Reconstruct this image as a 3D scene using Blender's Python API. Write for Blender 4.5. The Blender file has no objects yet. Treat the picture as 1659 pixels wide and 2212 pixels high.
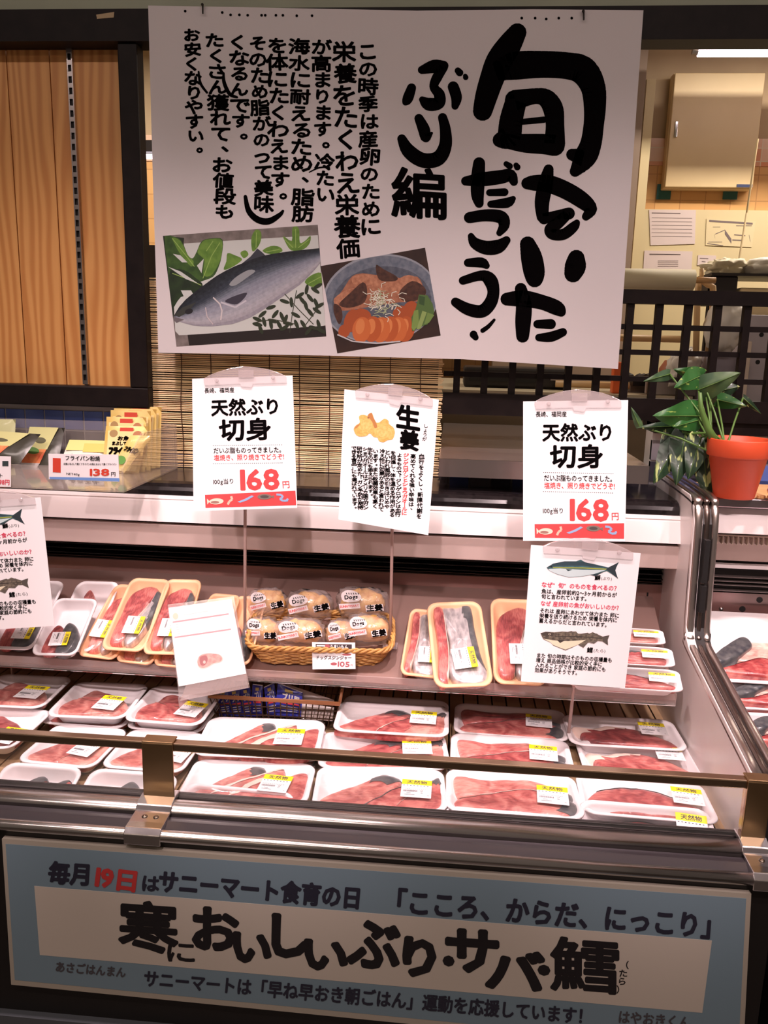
import bpy, bmesh, math, random
from mathutils import Vector, Matrix, noise

# ------------------------------------------------------------------ camera
sc = bpy.context.scene
COL = sc.collection
PITCH, ROLL, YAW = math.radians(11.76), math.radians(1.46), math.radians(4.45)
FPX = 1752.8
CAMP = Vector((0, 0, 1.5))
FW = Vector((-math.sin(YAW) * math.cos(PITCH), math.cos(YAW) * math.cos(PITCH), -math.sin(PITCH)))
_r0 = Vector((math.cos(YAW), math.sin(YAW), 0))
_u0 = _r0.cross(FW)
RT = math.cos(ROLL) * _r0 + math.sin(ROLL) * _u0
UP = -math.sin(ROLL) * _r0 + math.cos(ROLL) * _u0
cd = bpy.data.cameras.new('camera')
cam = bpy.data.objects.new('camera', cd)
COL.objects.link(cam)
cd.sensor_fit = 'VERTICAL'
cd.sensor_height = 24.0
cd.lens = FPX * 24.0 / 2212.0
cd.clip_start = 0.05
cam.matrix_world = Matrix(((RT.x, UP.x, -FW.x, CAMP.x), (RT.y, UP.y, -FW.y, CAMP.y), (RT.z, UP.z, -FW.z, CAMP.z), (0, 0, 0, 1)))
sc.camera = cam

# ------------------------------------------------------------------ light
sc.view_settings.view_transform = 'Standard'
sc.view_settings.look = 'None'
sc.view_settings.gamma = 1.0
sc.view_settings.use_curve_mapping = False
sc.view_settings.exposure = 0.0
sc.cycles.transparent_max_bounces = 24
sc.cycles.max_bounces = 8
sc.cycles.sample_clamp_indirect = 4.0
w = bpy.data.worlds.new('world')
sc.world = w
w.use_nodes = True
w.node_tree.nodes['Background'].inputs[0].default_value = (1.0, 0.78, 0.66, 1)
w.node_tree.nodes['Background'].inputs[1].default_value = 0.11


def lamp(name, kind, loc, target, power, color, **kw):
    l = bpy.data.lights.new(name, kind)
    l.energy = power
    l.color = color
    for k, v in kw.items():
        setattr(l, k, v)
    o = bpy.data.objects.new(name, l)
    COL.objects.link(o)
    o.location = loc
    o.rotation_euler = (Vector(target) - Vector(loc)).to_track_quat('-Z', 'Y').to_euler()
    return o


PINK = (1.0, 0.77, 0.77)
for lx, tx in ((-1.0, -0.75), (-0.3, -0.27), (0.4, 0.25), (1.15, 0.85)):
    lamp('ceiling_spotlight', 'SPOT', (lx, 1.0, 2.88), (tx, 1.34, 0.9), 88, PINK, spot_size=math.radians(60), spot_blend=0.8, shadow_soft_size=0.05)
for lx, tx in ((-1.1, -0.78), (-0.35, -0.22), (0.4, 0.33), (1.1, 0.85)):
    lamp('added_tray_spot', 'SPOT', (lx, -0.5, 2.88), (tx, 1.45, 0.92), 125, PINK, spot_size=math.radians(24), spot_blend=0.7, shadow_soft_size=0.05)  # unseen narrow spots, added to light the trays under the shelf edge
# unseen fill lamps added over the aisle to brighten poster, banner and chrome
lamp('aisle_fill_light', 'AREA', (-0.2, -0.1, 2.95), (-0.2, 0.3, 0), 23, (1, 0.82, 0.76), shape='RECTANGLE', size=4.2, size_y=0.12)
lamp('aisle_fill_light', 'AREA', (-0.2, -2.6, 2.95), (-0.2, -2.0, 0), 15, (1, 0.74, 0.56), shape='RECTANGLE', size=4.2, size_y=0.12)
# kitchen
lamp('kitchen_tube_light', 'AREA', (1.5, 2.9, 2.62), (1.5, 3.0, 0), 25, (1, 0.88, 0.76), shape='RECTANGLE', size=1.2, size_y=0.06)
lamp('kitchen_tube_light', 'AREA', (-1.3, 2.9, 2.62), (-1.3, 3.0, 0), 20, (1, 0.88, 0.76), shape='RECTANGLE', size=1.2, size_y=0.06)


# ------------------------------------------------------------------ pixel -> place helpers
def ray(px, py):
    return FW + RT * ((px - 829.5) / FPX) - UP * ((py - 1106.0) / FPX)


def atY(px, py, y):
    d = ray(px, py)
    return CAMP + d * (y / d.y)


def atZ(px, py, z):
    d = ray(px, py)
    return CAMP + d * ((z - 1.5) / d.z)


class Flat:
    """a plane in the place; P() drops a photo position onto it"""
    def __init__(self, p, n, remap=None):
        self.p = Vector(p)
        self.n = Vector(n).normalized()
        if self.n.dot(CAMP - self.p) < 0:
            self.n = -self.n
        self.remap = remap

    def P(self, px, py, off=0.0):
        if self.remap:
            px, py = self.remap(px, py)
        d = ray(px, py)
        q = self.p + self.n * off
        return CAMP + d * ((q - CAMP).dot(self.n) / d.dot(self.n))


class Local:
    """a flat sheet in its own coordinates (metres) carried by a matrix"""
    def __init__(self, m=None):
        self.m = m or Matrix()

    def P(self, x, y, off=0.0):
        return self.m @ Vector((x, y, off))


# ------------------------------------------------------------------ materials
def lin(c):
    return tuple(((v / 255.0) / 12.92 if v / 255.0 <= 0.04045 else ((v / 255.0 + 0.055) / 1.055) ** 2.4) for v in c) + (1.0,)


MATS = {}


def mat(name, c, rough=0.5, metal=0.0, c2=None, scale=20.0, stretch=(1, 1, 1), bump=0.0, bscale=None, spec=0.5, coat=0.0, detail=3.0, emit=0.0, lo=0.35, hi=0.65, trans=0.0, sss=0.0):
    if name in MATS:
        return MATS[name]
    m = bpy.data.materials.new(name)
    m.use_nodes = True
    nt = m.node_tree
    b = nt.nodes['Principled BSDF']
    b.inputs['Base Color'].default_value = lin(c)
    b.inputs['Roughness'].default_value = rough
    b.inputs['Metallic'].default_value = metal
    b.inputs['Specular IOR Level'].default_value = spec
    b.inputs['Coat Weight'].default_value = coat
    b.inputs['Coat Roughness'].default_value = 0.08
    if trans:
        b.inputs['Transmission Weight'].default_value = trans
    if sss:
        b.inputs['Subsurface Weight'].default_value = sss
        b.inputs['Subsurface Radius'].default_value = (0.01, 0.004, 0.003)
    if emit:
        b.inputs['Emission Color'].default_value = lin(c)
        b.inputs['Emission Strength'].default_value = emit
    if c2 is not None or bump:
        tc = nt.nodes.new('ShaderNodeTexCoord')
        mp = nt.nodes.new('ShaderNodeMapping')
        mp.inputs['Scale'].default_value = stretch
        nt.links.new(tc.outputs['Object'], mp.inputs['Vector'])
        n = nt.nodes.new('ShaderNodeTexNoise')
        n.inputs['Scale'].default_value = scale
        n.inputs['Detail'].default_value = detail
        nt.links.new(mp.outputs['Vector'], n.inputs['Vector'])
        if c2 is not None:
            r = nt.nodes.new('ShaderNodeValToRGB')
            r.color_ramp.elements[0].position = lo
            r.color_ramp.elements[1].position = hi
            r.color_ramp.elements[0].color = lin(c)
            r.color_ramp.elements[1].color = lin(c2)
            nt.links.new(n.outputs['Fac'], r.inputs['Fac'])
            nt.links.new(r.outputs['Color'], b.inputs['Base Color'])
        if bump:
            bp = nt.nodes.new('ShaderNodeBump')
            bp.inputs['Strength'].default_value = bump
            bp.inputs['Distance'].default_value = 0.004
            src = n
            if bscale:
                src = nt.nodes.new('ShaderNodeTexNoise')
                src.inputs['Scale'].default_value = bscale
                nt.links.new(mp.outputs['Vector'], src.inputs['Vector'])
            nt.links.new(src.outputs['Fac'], bp.inputs['Height'])
            nt.links.new(bp.outputs['Normal'], b.inputs['Normal'])
    MATS[name] = m
    return m


def film_mat(name, tint=(255, 255, 255), opac=0.04, rough=0.05, bump=0.25, bscale=35.0, ior=1.4, gloss=1.0):
    """thin clear plastic: see-through, with fresnel shine"""
    if name in MATS:
        return MATS[name]
    m = bpy.data.materials.new(name)
    m.use_nodes = True
    nt = m.node_tree
    nt.nodes.clear()
    out = nt.nodes.new('ShaderNodeOutputMaterial')
    tr = nt.nodes.new('ShaderNodeBsdfTransparent')
    df = nt.nodes.new('ShaderNodeBsdfDiffuse')
    gl = nt.nodes.new('ShaderNodeBsdfGlossy')
    gl.inputs['Roughness'].default_value = rough
    gl.inputs['Color'].default_value = (gloss, gloss, gloss, 1)
    df.inputs['Color'].default_value = lin(tint)
    tr.inputs['Color'].default_value = (0.985, 0.985, 0.985, 1)
    m1 = nt.nodes.new('ShaderNodeMixShader')
    m2 = nt.nodes.new('ShaderNodeMixShader')
    m1.inputs[0].default_value = opac
    # two-sided Schlick fresnel
    fr = nt.nodes.new('ShaderNodeLayerWeight')
    fr.inputs['Blend'].default_value = 0.5
    pw = nt.nodes.new('ShaderNodeMath')
    pw.operation = 'POWER'
    pw.inputs[1].default_value = 5.0
    ma = nt.nodes.new('ShaderNodeMath')
    ma.operation = 'MULTIPLY_ADD'
    f0 = ((ior - 1) / (ior + 1)) ** 2
    ma.inputs[1].default_value = 1 - f0
    ma.inputs[2].default_value = f0
    tc = nt.nodes.new('ShaderNodeTexCoord')
    n = nt.nodes.new('ShaderNodeTexNoise')
    n.inputs['Scale'].default_value = bscale
    bp = nt.nodes.new('ShaderNodeBump')
    bp.inputs['Strength'].default_value = bump
    bp.inputs['Distance'].default_value = 0.004
    L = nt.links.new
    L(tc.outputs['Object'], n.inputs['Vector'])
    L(n.outputs['Fac'], bp.inputs['Height'])
    L(bp.outputs['Normal'], gl.inputs['Normal'])
    L(bp.outputs['Normal'], fr.inputs['Normal'])
    L(tr.outputs[0], m1.inputs[1])
    L(df.outputs[0], m1.inputs[2])
    L(m1.outputs[0], m2.inputs[1])
    L(gl.outputs[0], m2.inputs[2])
    L(fr.outputs['Facing'], pw.inputs[0])
    L(pw.outputs[0], ma.inputs[0])
    L(ma.outputs[0], m2.inputs[0])
    L(m2.outputs[0], out.inputs['Surface'])
    MATS[name] = m
    return m


def wood_mat(name, c1, c2, axis='Z', scale=9.0, rough=0.45):
    if name in MATS:
        return MATS[name]
    m = bpy.data.materials.new(name)
    m.use_nodes = True
    nt = m.node_tree
    b = nt.nodes['Principled BSDF']
    b.inputs['Roughness'].default_value = rough
    tc = nt.nodes.new('ShaderNodeTexCoord')
    mp = nt.nodes.new('ShaderNodeMapping')
    mp.inputs['Scale'].default_value = (1, 1, 0.13) if axis == 'Z' else (0.13, 1, 1)
    wv = nt.nodes.new('ShaderNodeTexWave')
    wv.wave_type = 'BANDS'
    wv.bands_direction = 'X' if axis == 'Z' else 'Z'
    wv.inputs['Scale'].default_value = scale
    wv.inputs['Distortion'].default_value = 14.0
    wv.inputs['Detail'].default_value = 2.0
    wv.inputs['Detail Scale'].default_value = 0.8
    n = nt.nodes.new('ShaderNodeTexNoise')
    n.inputs['Scale'].default_value = 60
    mx = nt.nodes.new('ShaderNodeMix')
    mx.data_type = 'FLOAT'
    mx.inputs[0].default_value = 0.3
    r = nt.nodes.new('ShaderNodeValToRGB')
    r.color_ramp.elements[0].position = 0.2
    r.color_ramp.elements[1].position = 0.75
    r.color_ramp.elements[0].color = lin(c2)
    r.color_ramp.elements[1].color = lin(c1)
    L = nt.links.new
    L(tc.outputs['Object'], mp.inputs['Vector'])
    L(mp.outputs['Vector'], wv.inputs['Vector'])
    L(mp.outputs['Vector'], n.inputs['Vector'])
    L(wv.outputs['Fac'], mx.inputs[2])
    L(n.outputs['Fac'], mx.inputs[3])
    L(mx.outputs[0], r.inputs['Fac'])
    L(r.outputs['Color'], b.inputs['Base Color'])
    MATS[name] = m
    return m


# ------------------------------------------------------------------ mesh builder
class MB:
    def __init__(self):
        self.v = []
        self.f = []
        self.m = []
        self.k = 0          # current material slot

    def add(self, vs, fs):
        o = len(self.v)
        self.v += [Vector(p) for p in vs]
        for f in fs:
            self.f.append([i + o for i in f])
            self.m.append(self.k)
        return self

    def box(self, a, b):
        x0, y0, z0 = a
        x1, y1, z1 = b
        return self.add([(x0, y0, z0), (x1, y0, z0), (x1, y1, z0), (x0, y1, z0), (x0, y0, z1), (x1, y0, z1), (x1, y1, z1), (x0, y1, z1)],
                        [(0, 3, 2, 1), (4, 5, 6, 7), (0, 1, 5, 4), (1, 2, 6, 5), (2, 3, 7, 6), (3, 0, 4, 7)])

    def poly(self, pts):
        return self.add(pts, [list(range(len(pts)))])

    def slab(self, pts, d):
        """closed plate: outline pts pushed along vector d"""
        n = len(pts)
        d = Vector(d)
        vs = [Vector(p) for p in pts] + [Vector(p) + d for p in pts]
        fs = [list(range(n)), list(range(2 * n - 1, n - 1, -1))]
        fs += [(i, i + n, (i + 1) % n + n, (i + 1) % n) for i in range(n)]
        return self.add(vs, fs)

    def tube(self, pts, r, n=8, cap=True, closed=False):
        pts = [Vector(p) for p in pts]
        rs = r if isinstance(r, (list, tuple)) else [r] * len(pts)
        vs = []
        prev = None
        N = len(pts)
        for i, p in enumerate(pts):
            if closed:
                t = pts[(i + 1) % N] - pts[i - 1]
            else:
                t = pts[min(i + 1, N - 1)] - pts[max(i - 1, 0)]
            t = t.normalized() if t.length > 1e-9 else Vector((0, 0, 1))
            if prev is None:
                a = Vector((0, 0, 1)) if abs(t.z) < 0.9 else Vector((1, 0, 0))
                u = t.cross(a).normalized()
            else:
                u = (prev - t * prev.dot(t))
                u = u.normalized() if u.length > 1e-6 else t.orthogonal().normalized()
            prev = u
            v = t.cross(u)
            for j in range(n):
                a = 2 * math.pi * j / n
                vs.append(p + (u * math.cos(a) + v * math.sin(a)) * rs[i])
        fs = []
        for i in range(N if closed else N - 1):
            i2 = (i + 1) % N
            for j in range(n):
                fs.append((i * n + j, i * n + (j + 1) % n, i2 * n + (j + 1) % n, i2 * n + j))
        if cap and not closed:
            fs.append(list(range(n - 1, -1, -1)))
            fs.append([(N - 1) * n + j for j in range(n)])
        return self.add(vs, fs)

    def lathe(self, prof, c=(0, 0, 0), n=32, m=None):
        c = Vector(c)
        vs = []
        for r, z in prof:
            for j in range(n):
                a = 2 * math.pi * j / n
                p = Vector((r * math.cos(a), r * math.sin(a), z))
                vs.append((m @ p if m else p) + c)
        fs = []
        for i in range(len(prof) - 1):
            for j in range(n):
                fs.append((i * n + j, i * n + (j + 1) % n, (i + 1) * n + (j + 1) % n, (i + 1) * n + j))
        if prof[0][0] > 1e-6:
            fs.append(list(range(n - 1, -1, -1)))
        if prof[-1][0] > 1e-6:
            fs.append([(len(prof) - 1) * n + j for j in range(n)])
        return self.add(vs, fs)

    def prism_x(self, prof, x0, x1):
        """profile of (y, z) swept along x"""
        n = len(prof)
        vs = [(x0, y, z) for y, z in prof] + [(x1, y, z) for y, z in prof]
        fs = [(i, (i + 1) % n, (i + 1) % n + n, i + n) for i in range(n)]
        fs += [list(range(n - 1, -1, -1)), list(range(n, 2 * n))]
        return self.add(vs, fs)

    def grid(self, fn, nu, nv, sel=None):
        vs = [fn(i / nu, j / nv) for i in range(nu + 1) for j in range(nv + 1)]
        fs = []
        for i in range(nu):
            for j in range(nv):
                if sel is None or sel((i + 0.5) / nu, (j + 0.5) / nv):
                    a = i * (nv + 1) + j
                    fs.append((a, a + 1, a + nv + 2, a + nv + 1))
        return self.add(vs, fs)

    def build(self, name, mats, parent=None, origin=None, smooth=False, bevel=0.0, bseg=2):
        me = bpy.data.meshes.new(name)
        o0 = Vector(origin) if origin is not None else Vector((0, 0, 0))
        me.from_pydata([p - o0 for p in self.v], [], self.f)
        if not isinstance(mats, (list, tuple)):
            mats = [mats]
        for m in mats:
            me.materials.append(m)
        if len(mats) > 1:
            me.polygons.foreach_set('material_index', self.m)
        if smooth:
            me.polygons.foreach_set('use_smooth', [True] * len(self.f))
        me.update()
        o = bpy.data.objects.new(name, me)
        COL.objects.link(o)
        if parent is not None:
            o.parent = parent
        elif origin is not None:
            o.location = o0
        if bevel:
            bm = bmesh.new()
            bm.from_mesh(me)
            bmesh.ops.remove_doubles(bm, verts=bm.verts, dist=1e-6)
            bmesh.ops.bevel(bm, geom=[e for e in bm.edges if e.is_manifold and e.calc_face_angle(0) > 0.5], offset=bevel, segments=bseg, profile=0.5, affect='EDGES')
            bm.to_mesh(me)
            bm.free()
        return o


def tag(o, label=None, cat=None, group=None, kind=None):
    if label:
        o['label'] = label
    if cat:
        o['category'] = cat
    if group:
        o['group'] = group
    if kind:
        o['kind'] = kind
    return o


def thing(name, label, cat, loc=(0, 0, 0), group=None):
    o = bpy.data.objects.new(name, None)
    o.empty_display_size = 0.02
    COL.objects.link(o)
    o.location = loc
    return tag(o, label, cat, group)


def struct(o):
    o['kind'] = 'structure'
    return o


# ------------------------------------------------------------------ lettering
GL = {}


def load_glyphs(chars):
    obs = []
    for ch in sorted(set(chars)):
        if ch in GL or ch.isspace():
            continue
        c = bpy.data.curves.new('glyph', 'FONT')
        c.body = ch
        c.resolution_u = 2
        c.fill_mode = 'FRONT'
        o = bpy.data.objects.new('glyph', c)
        COL.objects.link(o)
        obs.append((ch, o, c))
    dg = bpy.context.evaluated_depsgraph_get()
    dg.update()
    for ch, o, c in obs:
        me = bpy.data.meshes.new_from_object(o.evaluated_get(dg))
        vs = [(v.co.x, v.co.y) for v in me.vertices]
        fs = [list(p.vertices) for p in me.polygons]
        if vs:
            xs = [p[0] for p in vs]
            ys = [p[1] for p in vs]
            bb = (min(xs), min(ys), max(xs), max(ys))
        else:
            bb = (0, 0, 0.3, 0.3)
        GL[ch] = (vs, fs, bb)
        bpy.data.meshes.remove(me)
    for ch, o, c in obs:
        bpy.data.objects.remove(o)
        bpy.data.curves.remove(c)


def is_wide(ch):
    return ord(ch) > 0x2000


def dil_shifts(d):
    if d <= 0:
        return [(0, 0)]
    n = 8 if d < 1.8 else 20
    return [(0, 0)] + [(d * math.cos(a * 2 * math.pi / n), d * math.sin(a * 2 * math.pi / n)) for a in range(n)]


def put_glyph(mb, surf, ch, fn, off, dil=0.0):
    vs, fs, bb = GL[ch]
    for k, (sx, sy) in enumerate(dil_shifts(dil)):
        pts = []
        for x, y in vs:
            px, py = fn(x, y)
            pts.append(surf.P(px + sx, py + sy, off + k * 2e-6))
        mb.add(pts, fs)


def put_line(mb, surf, s, p0, p1, size, off=0.0004, dil=0.0, ydown=True):
    """one horizontal line of writing; p0, p1 the middles of its left and right end"""
    units = []
    for ch in s:
        if ch == ' ':
            units.append(0.35)
        elif is_wide(ch):
            units.append(1.0)
        else:
            bb = GL[ch][2]
            units.append(bb[2] - bb[0] + 0.09)
    tot = sum(units)
    dx, dy = p1[0] - p0[0], p1[1] - p0[1]
    ln = math.hypot(dx, dy)
    ux, uy = dx / ln, dy / ln
    nx, ny = (uy, -ux) if ydown else (-uy, ux)      # glyph-up direction
    sc_ = ln / tot
    t = 0.0
    for ch, un in zip(s, units):
        if ch == ' ':
            t += un
            continue
        bb = GL[ch][2]
        wide = is_wide(ch)
        ox = 0.0 if wide else -bb[0] + 0.045
        cy = 0.38 if wide else 0.36
        gs = size if wide else size * 1.08

        def fn(x, y, t=t, ox=ox, cy=cy, gs=gs):
            a = (t + x + ox) * sc_
            b = (y - cy) * gs
            return p0[0] + ux * a + nx * b, p0[1] + uy * a + ny * b
        put_glyph(mb, surf, ch, fn, off, dil)
        t += un


def put_col(mb, surf, s, p0, p1, size, off=0.0004, dil=0.0, jit=0.0, rnd=None):
    """one vertical column of writing from p0 (top) to p1 (bottom)"""
    n = len(s)
    dx, dy = p1[0] - p0[0], p1[1] - p0[1]
    ln = math.hypot(dx, dy)
    step = ln / n
    for i, ch in enumerate(s):
        if ch.isspace():
            continue
        cx = p0[0] + dx * (i + 0.5) / n
        cy = p0[1] + dy * (i + 0.5) / n
        rot = 0.0
        k = 1.0
        if rnd and jit:
            rot = rnd.uniform(-jit, jit)
            k = rnd.uniform(0.92, 1.08)
            cx += rnd.uniform(-jit, jit) * size * 0.5
        if ch in 'ー〜':
            rot = math.pi / 2
        if ch in '、。':
            cx += size * 0.45
            cy -= step * 0.3
        ca, sa = math.cos(rot), math.sin(rot)

        def fn(x, y, cx=cx, cy=cy, ca=ca, sa=sa, k=k):
            a = (x - 0.5) * size * k
            b = -(y - 0.38) * min(step * 1.02, size * 1.15) * k
            return cx + a * ca - b * sa, cy + a * sa + b * ca
        put_glyph(mb, surf, ch, fn, off, dil)


def put_box(mb, surf, ch, x0, y0, x1, y1, off=0.0004, dil=0.0, shear=0.0, lean=0.0):
    """one character whose ink fills the given rectangle"""
    bb = GL[ch][2]
    x0 += dil
    y0 += dil
    x1 -= dil
    y1 -= dil

    def fn(x, y):
        u = (x - bb[0]) / max(bb[2] - bb[0], 1e-6)
        v = 1 - (y - bb[1]) / max(bb[3] - bb[1], 1e-6)
        return x0 + (x1 - x0) * u + lean * v, y0 + (y1 - y0) * v + shear * (u - 0.5) * (x1 - x0)
    put_glyph(mb, surf, ch, fn, off, dil)


def stroke(mb, surf, pts, off=0.0004, n=14, sub=4):
    """a brush stroke: (x, y, radius) stations joined by smooth round-ended strips"""
    P = [tuple(p) for p in pts]
    if len(P) > 2:                       # Catmull-Rom
        Q = []
        for i in range(len(P) - 1):
            a, b, c, d = P[max(i - 1, 0)], P[i], P[i + 1], P[min(i + 2, len(P) - 1)]
            for k in range(sub):
                t = k / sub
                Q.append(tuple(0.5 * (2 * b[q] + (c[q] - a[q]) * t + (2 * a[q] - 5 * b[q] + 4 * c[q] - d[q]) * t * t + (3 * b[q] - a[q] - 3 * c[q] + d[q]) * t ** 3) for q in range(3)))
        Q.append(P[-1])
        P = Q
    for i, (x, y, r) in enumerate(P):
        mb.poly([surf.P(x + r * math.cos(2 * math.pi * j / n), y + r * math.sin(2 * math.pi * j / n), off + 1e-6 * (i % 7)) for j in range(n)])
    for i in range(len(P) - 1):
        x, y, r = P[i]
        X, Y, R_ = P[i + 1]
        d = math.hypot(X - x, Y - y)
        if d < 1e-4:
            continue
        nx, ny = -(Y - y) / d, (X - x) / d
        mb.poly([surf.P(x + nx * r, y + ny * r, off + 9e-6), surf.P(X + nx * R_, Y + ny * R_, off + 9e-6), surf.P(X - nx * R_, Y - ny * R_, off + 9e-6), surf.P(x - nx * r, y - ny * r, off + 9e-6)])


def px_poly(mb, surf, pts, off, k=None):
    if k is not None:
        mb.k = k
    mb.poly([surf.P(x, y, off) for x, y in pts])


def ellipse(cx, cy, a, b, rot=0.0, n=28):
    c, s = math.cos(rot), math.sin(rot)
    return [(cx + a * math.cos(t) * c - b * math.sin(t) * s, cy + a * math.cos(t) * s + b * math.sin(t) * c) for t in [2 * math.pi * i / n for i in range(n)]]


def smooth_pts(pts, sub=4, closed=True):
    n = len(pts)
    out = []
    for i in range(n if closed else n - 1):
        g = lambda q: pts[q % n] if closed else pts[min(max(q, 0), n - 1)]
        a, b, c, d = g(i - 1), g(i), g(i + 1), g(i + 2)
        for k in range(sub):
            t = k / sub
            out.append(tuple(0.5 * (2 * b[q] + (c[q] - a[q]) * t + (2 * a[q] - 5 * b[q] + 4 * c[q] - d[q]) * t * t + (3 * b[q] - a[q] - 3 * c[q] + d[q]) * t ** 3) for q in range(2)))
    if not closed:
        out.append(tuple(pts[-1]))
    return out
# ================================================================== the room
M_BLACK = mat('black_lacquer', (24, 18, 18), 0.5, c2=(31, 24, 23), scale=30, spec=0.2)
M_CEIL = mat('soffit_paint', (176, 182, 160), 0.8, c2=(166, 172, 152), scale=6)
M_PLASTER = mat('kitchen_plaster', (196, 172, 138), 0.75, c2=(186, 160, 128), scale=5)
M_CREAM = mat('cream_board', (222, 204, 160), 0.45)
M_STEEL = mat('brushed_steel', (190, 182, 180), 0.28, 1.0, bump=0.05, scale=60, stretch=(1, 1, 12))
M_CHROME = mat('chrome', (205, 200, 198), 0.12, 1.0)
M_DARKSTEEL = mat('dark_steel', (92, 82, 80), 0.3, 1.0)
M_DARK = mat('dark_interior', (14, 12, 12), 0.6)
WY = 1.80                       # front face of the serving-hatch wall


def boxo(name, a, b, m, parent=None, bevel=0.0):
    return MB().box(a, b).build(name, m, parent, bevel=bevel)


struct(boxo('floor', (-3, -3.5, -0.05), (3.2, 5.2, 0.0), mat('floor_tiles', (96, 88, 82), 0.35, c2=(80, 74, 70), scale=8)))
struct(boxo('ceiling', (-3, -3.5, 3.0), (3.2, 5.2, 3.05), mat('ceiling_paint', (205, 200, 190), 0.8, c2=(196, 190, 182), scale=4)))
struct(boxo('wall_soffit', (-2.6, 1.765, 2.142), (2.8, 1.80, 3.0), M_CEIL))
struct(boxo('trim_1', (-2.6, 1.745, 2.083), (2.8, 1.80, 2.142), M_BLACK))            # long black beam over the hatch

# --- left: boarded shutter in a black frame
xl = -2.2
bd = MB()
edges = [-2.2, -1.95, -1.70, -1.45, -1.20, -0.962, -0.868, -0.70]
M_WOOD = wood_mat('cedar_board', (236, 174, 104), (212, 144, 80), scale=14.0)
wl = MB()
wl.box((xl, 1.822, 1.20), (-0.704, 1.832, 2.083))
wall_left = struct(wl.build('wall_left', M_BLACK))
for i in range(len(edges) - 1):
    b = MB().box((edges[i] + 0.0012, 1.795, 1.388), (edges[i + 1] - 0.0012, 1.822, 2.083))
    o = b.build('board', M_WOOD, wall_left)
    o.data.transform(Matrix.Translation((-0.37 * i, 0, -0.41 * i)))
    o.location = (0.37 * i, 0, 0.41 * i)
fr = MB()
fr.box((xl, 1.752, 1.345), (-0.663, 1.822, 1.39))
struct(fr.build('trim_2', M_BLACK, bevel=0.003))
struct(boxo('trim_3', (-0.704, 1.752, 1.39), (-0.663, 1.79, 2.083), M_BLACK, bevel=0.003))
# slotted steel upright standing in front of the boards
t = thing('slotted_shelf_upright', 'narrow slotted steel upright running up the wooden boards', 'shelf upright', (-0.83, 1.79, 1.39))
a, b_ = atY(149, 75, 1.79), atY(186, 835, 1.79)
xa = (a.x + b_.x) / 2
ch = MB()
ch.box((xa - 0.006, 1.786, 1.392), (xa - 0.0035, 1.795, 2.083)).box((xa + 0.0035, 1.786, 1.392), (xa + 0.006, 1.795, 2.083))
z = 1.392
while z < 2.08:
    ch.box((xa - 0.0035, 1.786, z), (xa + 0.0035, 1.789, z + 0.009))
    z += 0.022
ch.build('channel', M_STEEL, t, t.location)
MB().box((xa - 0.0034, 1.7905, 1.392), (xa + 0.0034, 1.7945, 2.083)).build('slot_backing', M_DARK, t, t.location)
# little piece of tape on the beam
fl = Flat((0, 1.745, 0), (0, -1, 0))
tp = MB()
tp.slab([fl.P(*q, 0.0003) for q in ((208, 32), (247, 26), (246, 38), (210, 41))], (0, -0.0006, 0))
tag(tp.build('masking_tape', mat('tape', (186, 164, 128), 0.6)), 'scrap of tan tape stuck on the black beam above the boards', 'tape')


# --- tiled strip under the hatch and under the boards
def tiles(name, x0, x1, z0, z1, top, y=WY, pitch=0.0465, rows=('blue', 'grey', 'grey')):
    g = MB().box((x0, y, z0), (x1, y + 0.06, z1))
    base = struct(g.build(name, mat('grout', (206, 200, 196), 0.8)))
    mats = {'blue': mat('blue_tile', (116, 140, 216), 0.14, c2=(92, 114, 192), scale=14, detail=1), 'grey': mat('grey_tile', (150, 146, 150), 0.15, c2=(128, 124, 130), scale=14, detail=1), 'dark': mat('dark_tile', (74, 72, 82), 0.15, c2=(60, 58, 68), scale=14, detail=1)}
    tb = MB()
    names = ['blue', 'grey', 'dark']
    rnd = random.Random(5)
    zz = top
    r = 0
    while zz - pitch > z0 - pitch * 0.9:
        x = -1.0665 - pitch * 20
        while x < x1:
            a_, b2 = max(x + 0.002, x0), min(x + pitch - 0.002, x1)
            if b2 - a_ > 0.004:
                kind = rows[min(r, len(rows) - 1)]
                if kind == 'mix':
                    kind = rnd.choice(['blue', 'dark', 'blue', 'dark', 'grey'])
                elif kind == 'grey':
                    kind = rnd.choice(['grey', 'grey', 'dark'])
                tb.k = names.index(kind)
                tb.box((a_, y - 0.003, max(zz - pitch + 0.002, z0)), (b2, y + 0.01, zz - 0.002))
            x += pitch
        zz -= pitch
        r += 1
    tb.build('tile', [mats[k] for k in names], base)


tiles('wall_tiled_left', -2.2, -0.66, 1.19, 1.345, 1.3325)
tiles('wall_tiled_under', -0.66, 0.44, 1.10, 1.232, 1.2475, rows=('mix',))
tiles('wall_tiled_right', 0.44, 2.4, 1.10, 1.345, 1.31, rows=('mix',))
struct(boxo('wall_light_blocker', (-0.663, 1.86, 1.10), (-0.03, 1.90, 1.60), M_DARK))  # added dark panel that keeps kitchen light out of the slat gaps
struct(boxo('trim_4', (0.44, 1.785, 1.325), (2.4, 1.90, 1.352), M_BLACK))
struct(boxo('wall_right', (2.4, 1.75, 0.0), (2.5, 5.0, 3.0), M_PLASTER))
struct(boxo('wall_shop_left', (-2.3, 1.75, 0.0), (-2.2, 5.0, 3.0), M_PLASTER))

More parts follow.
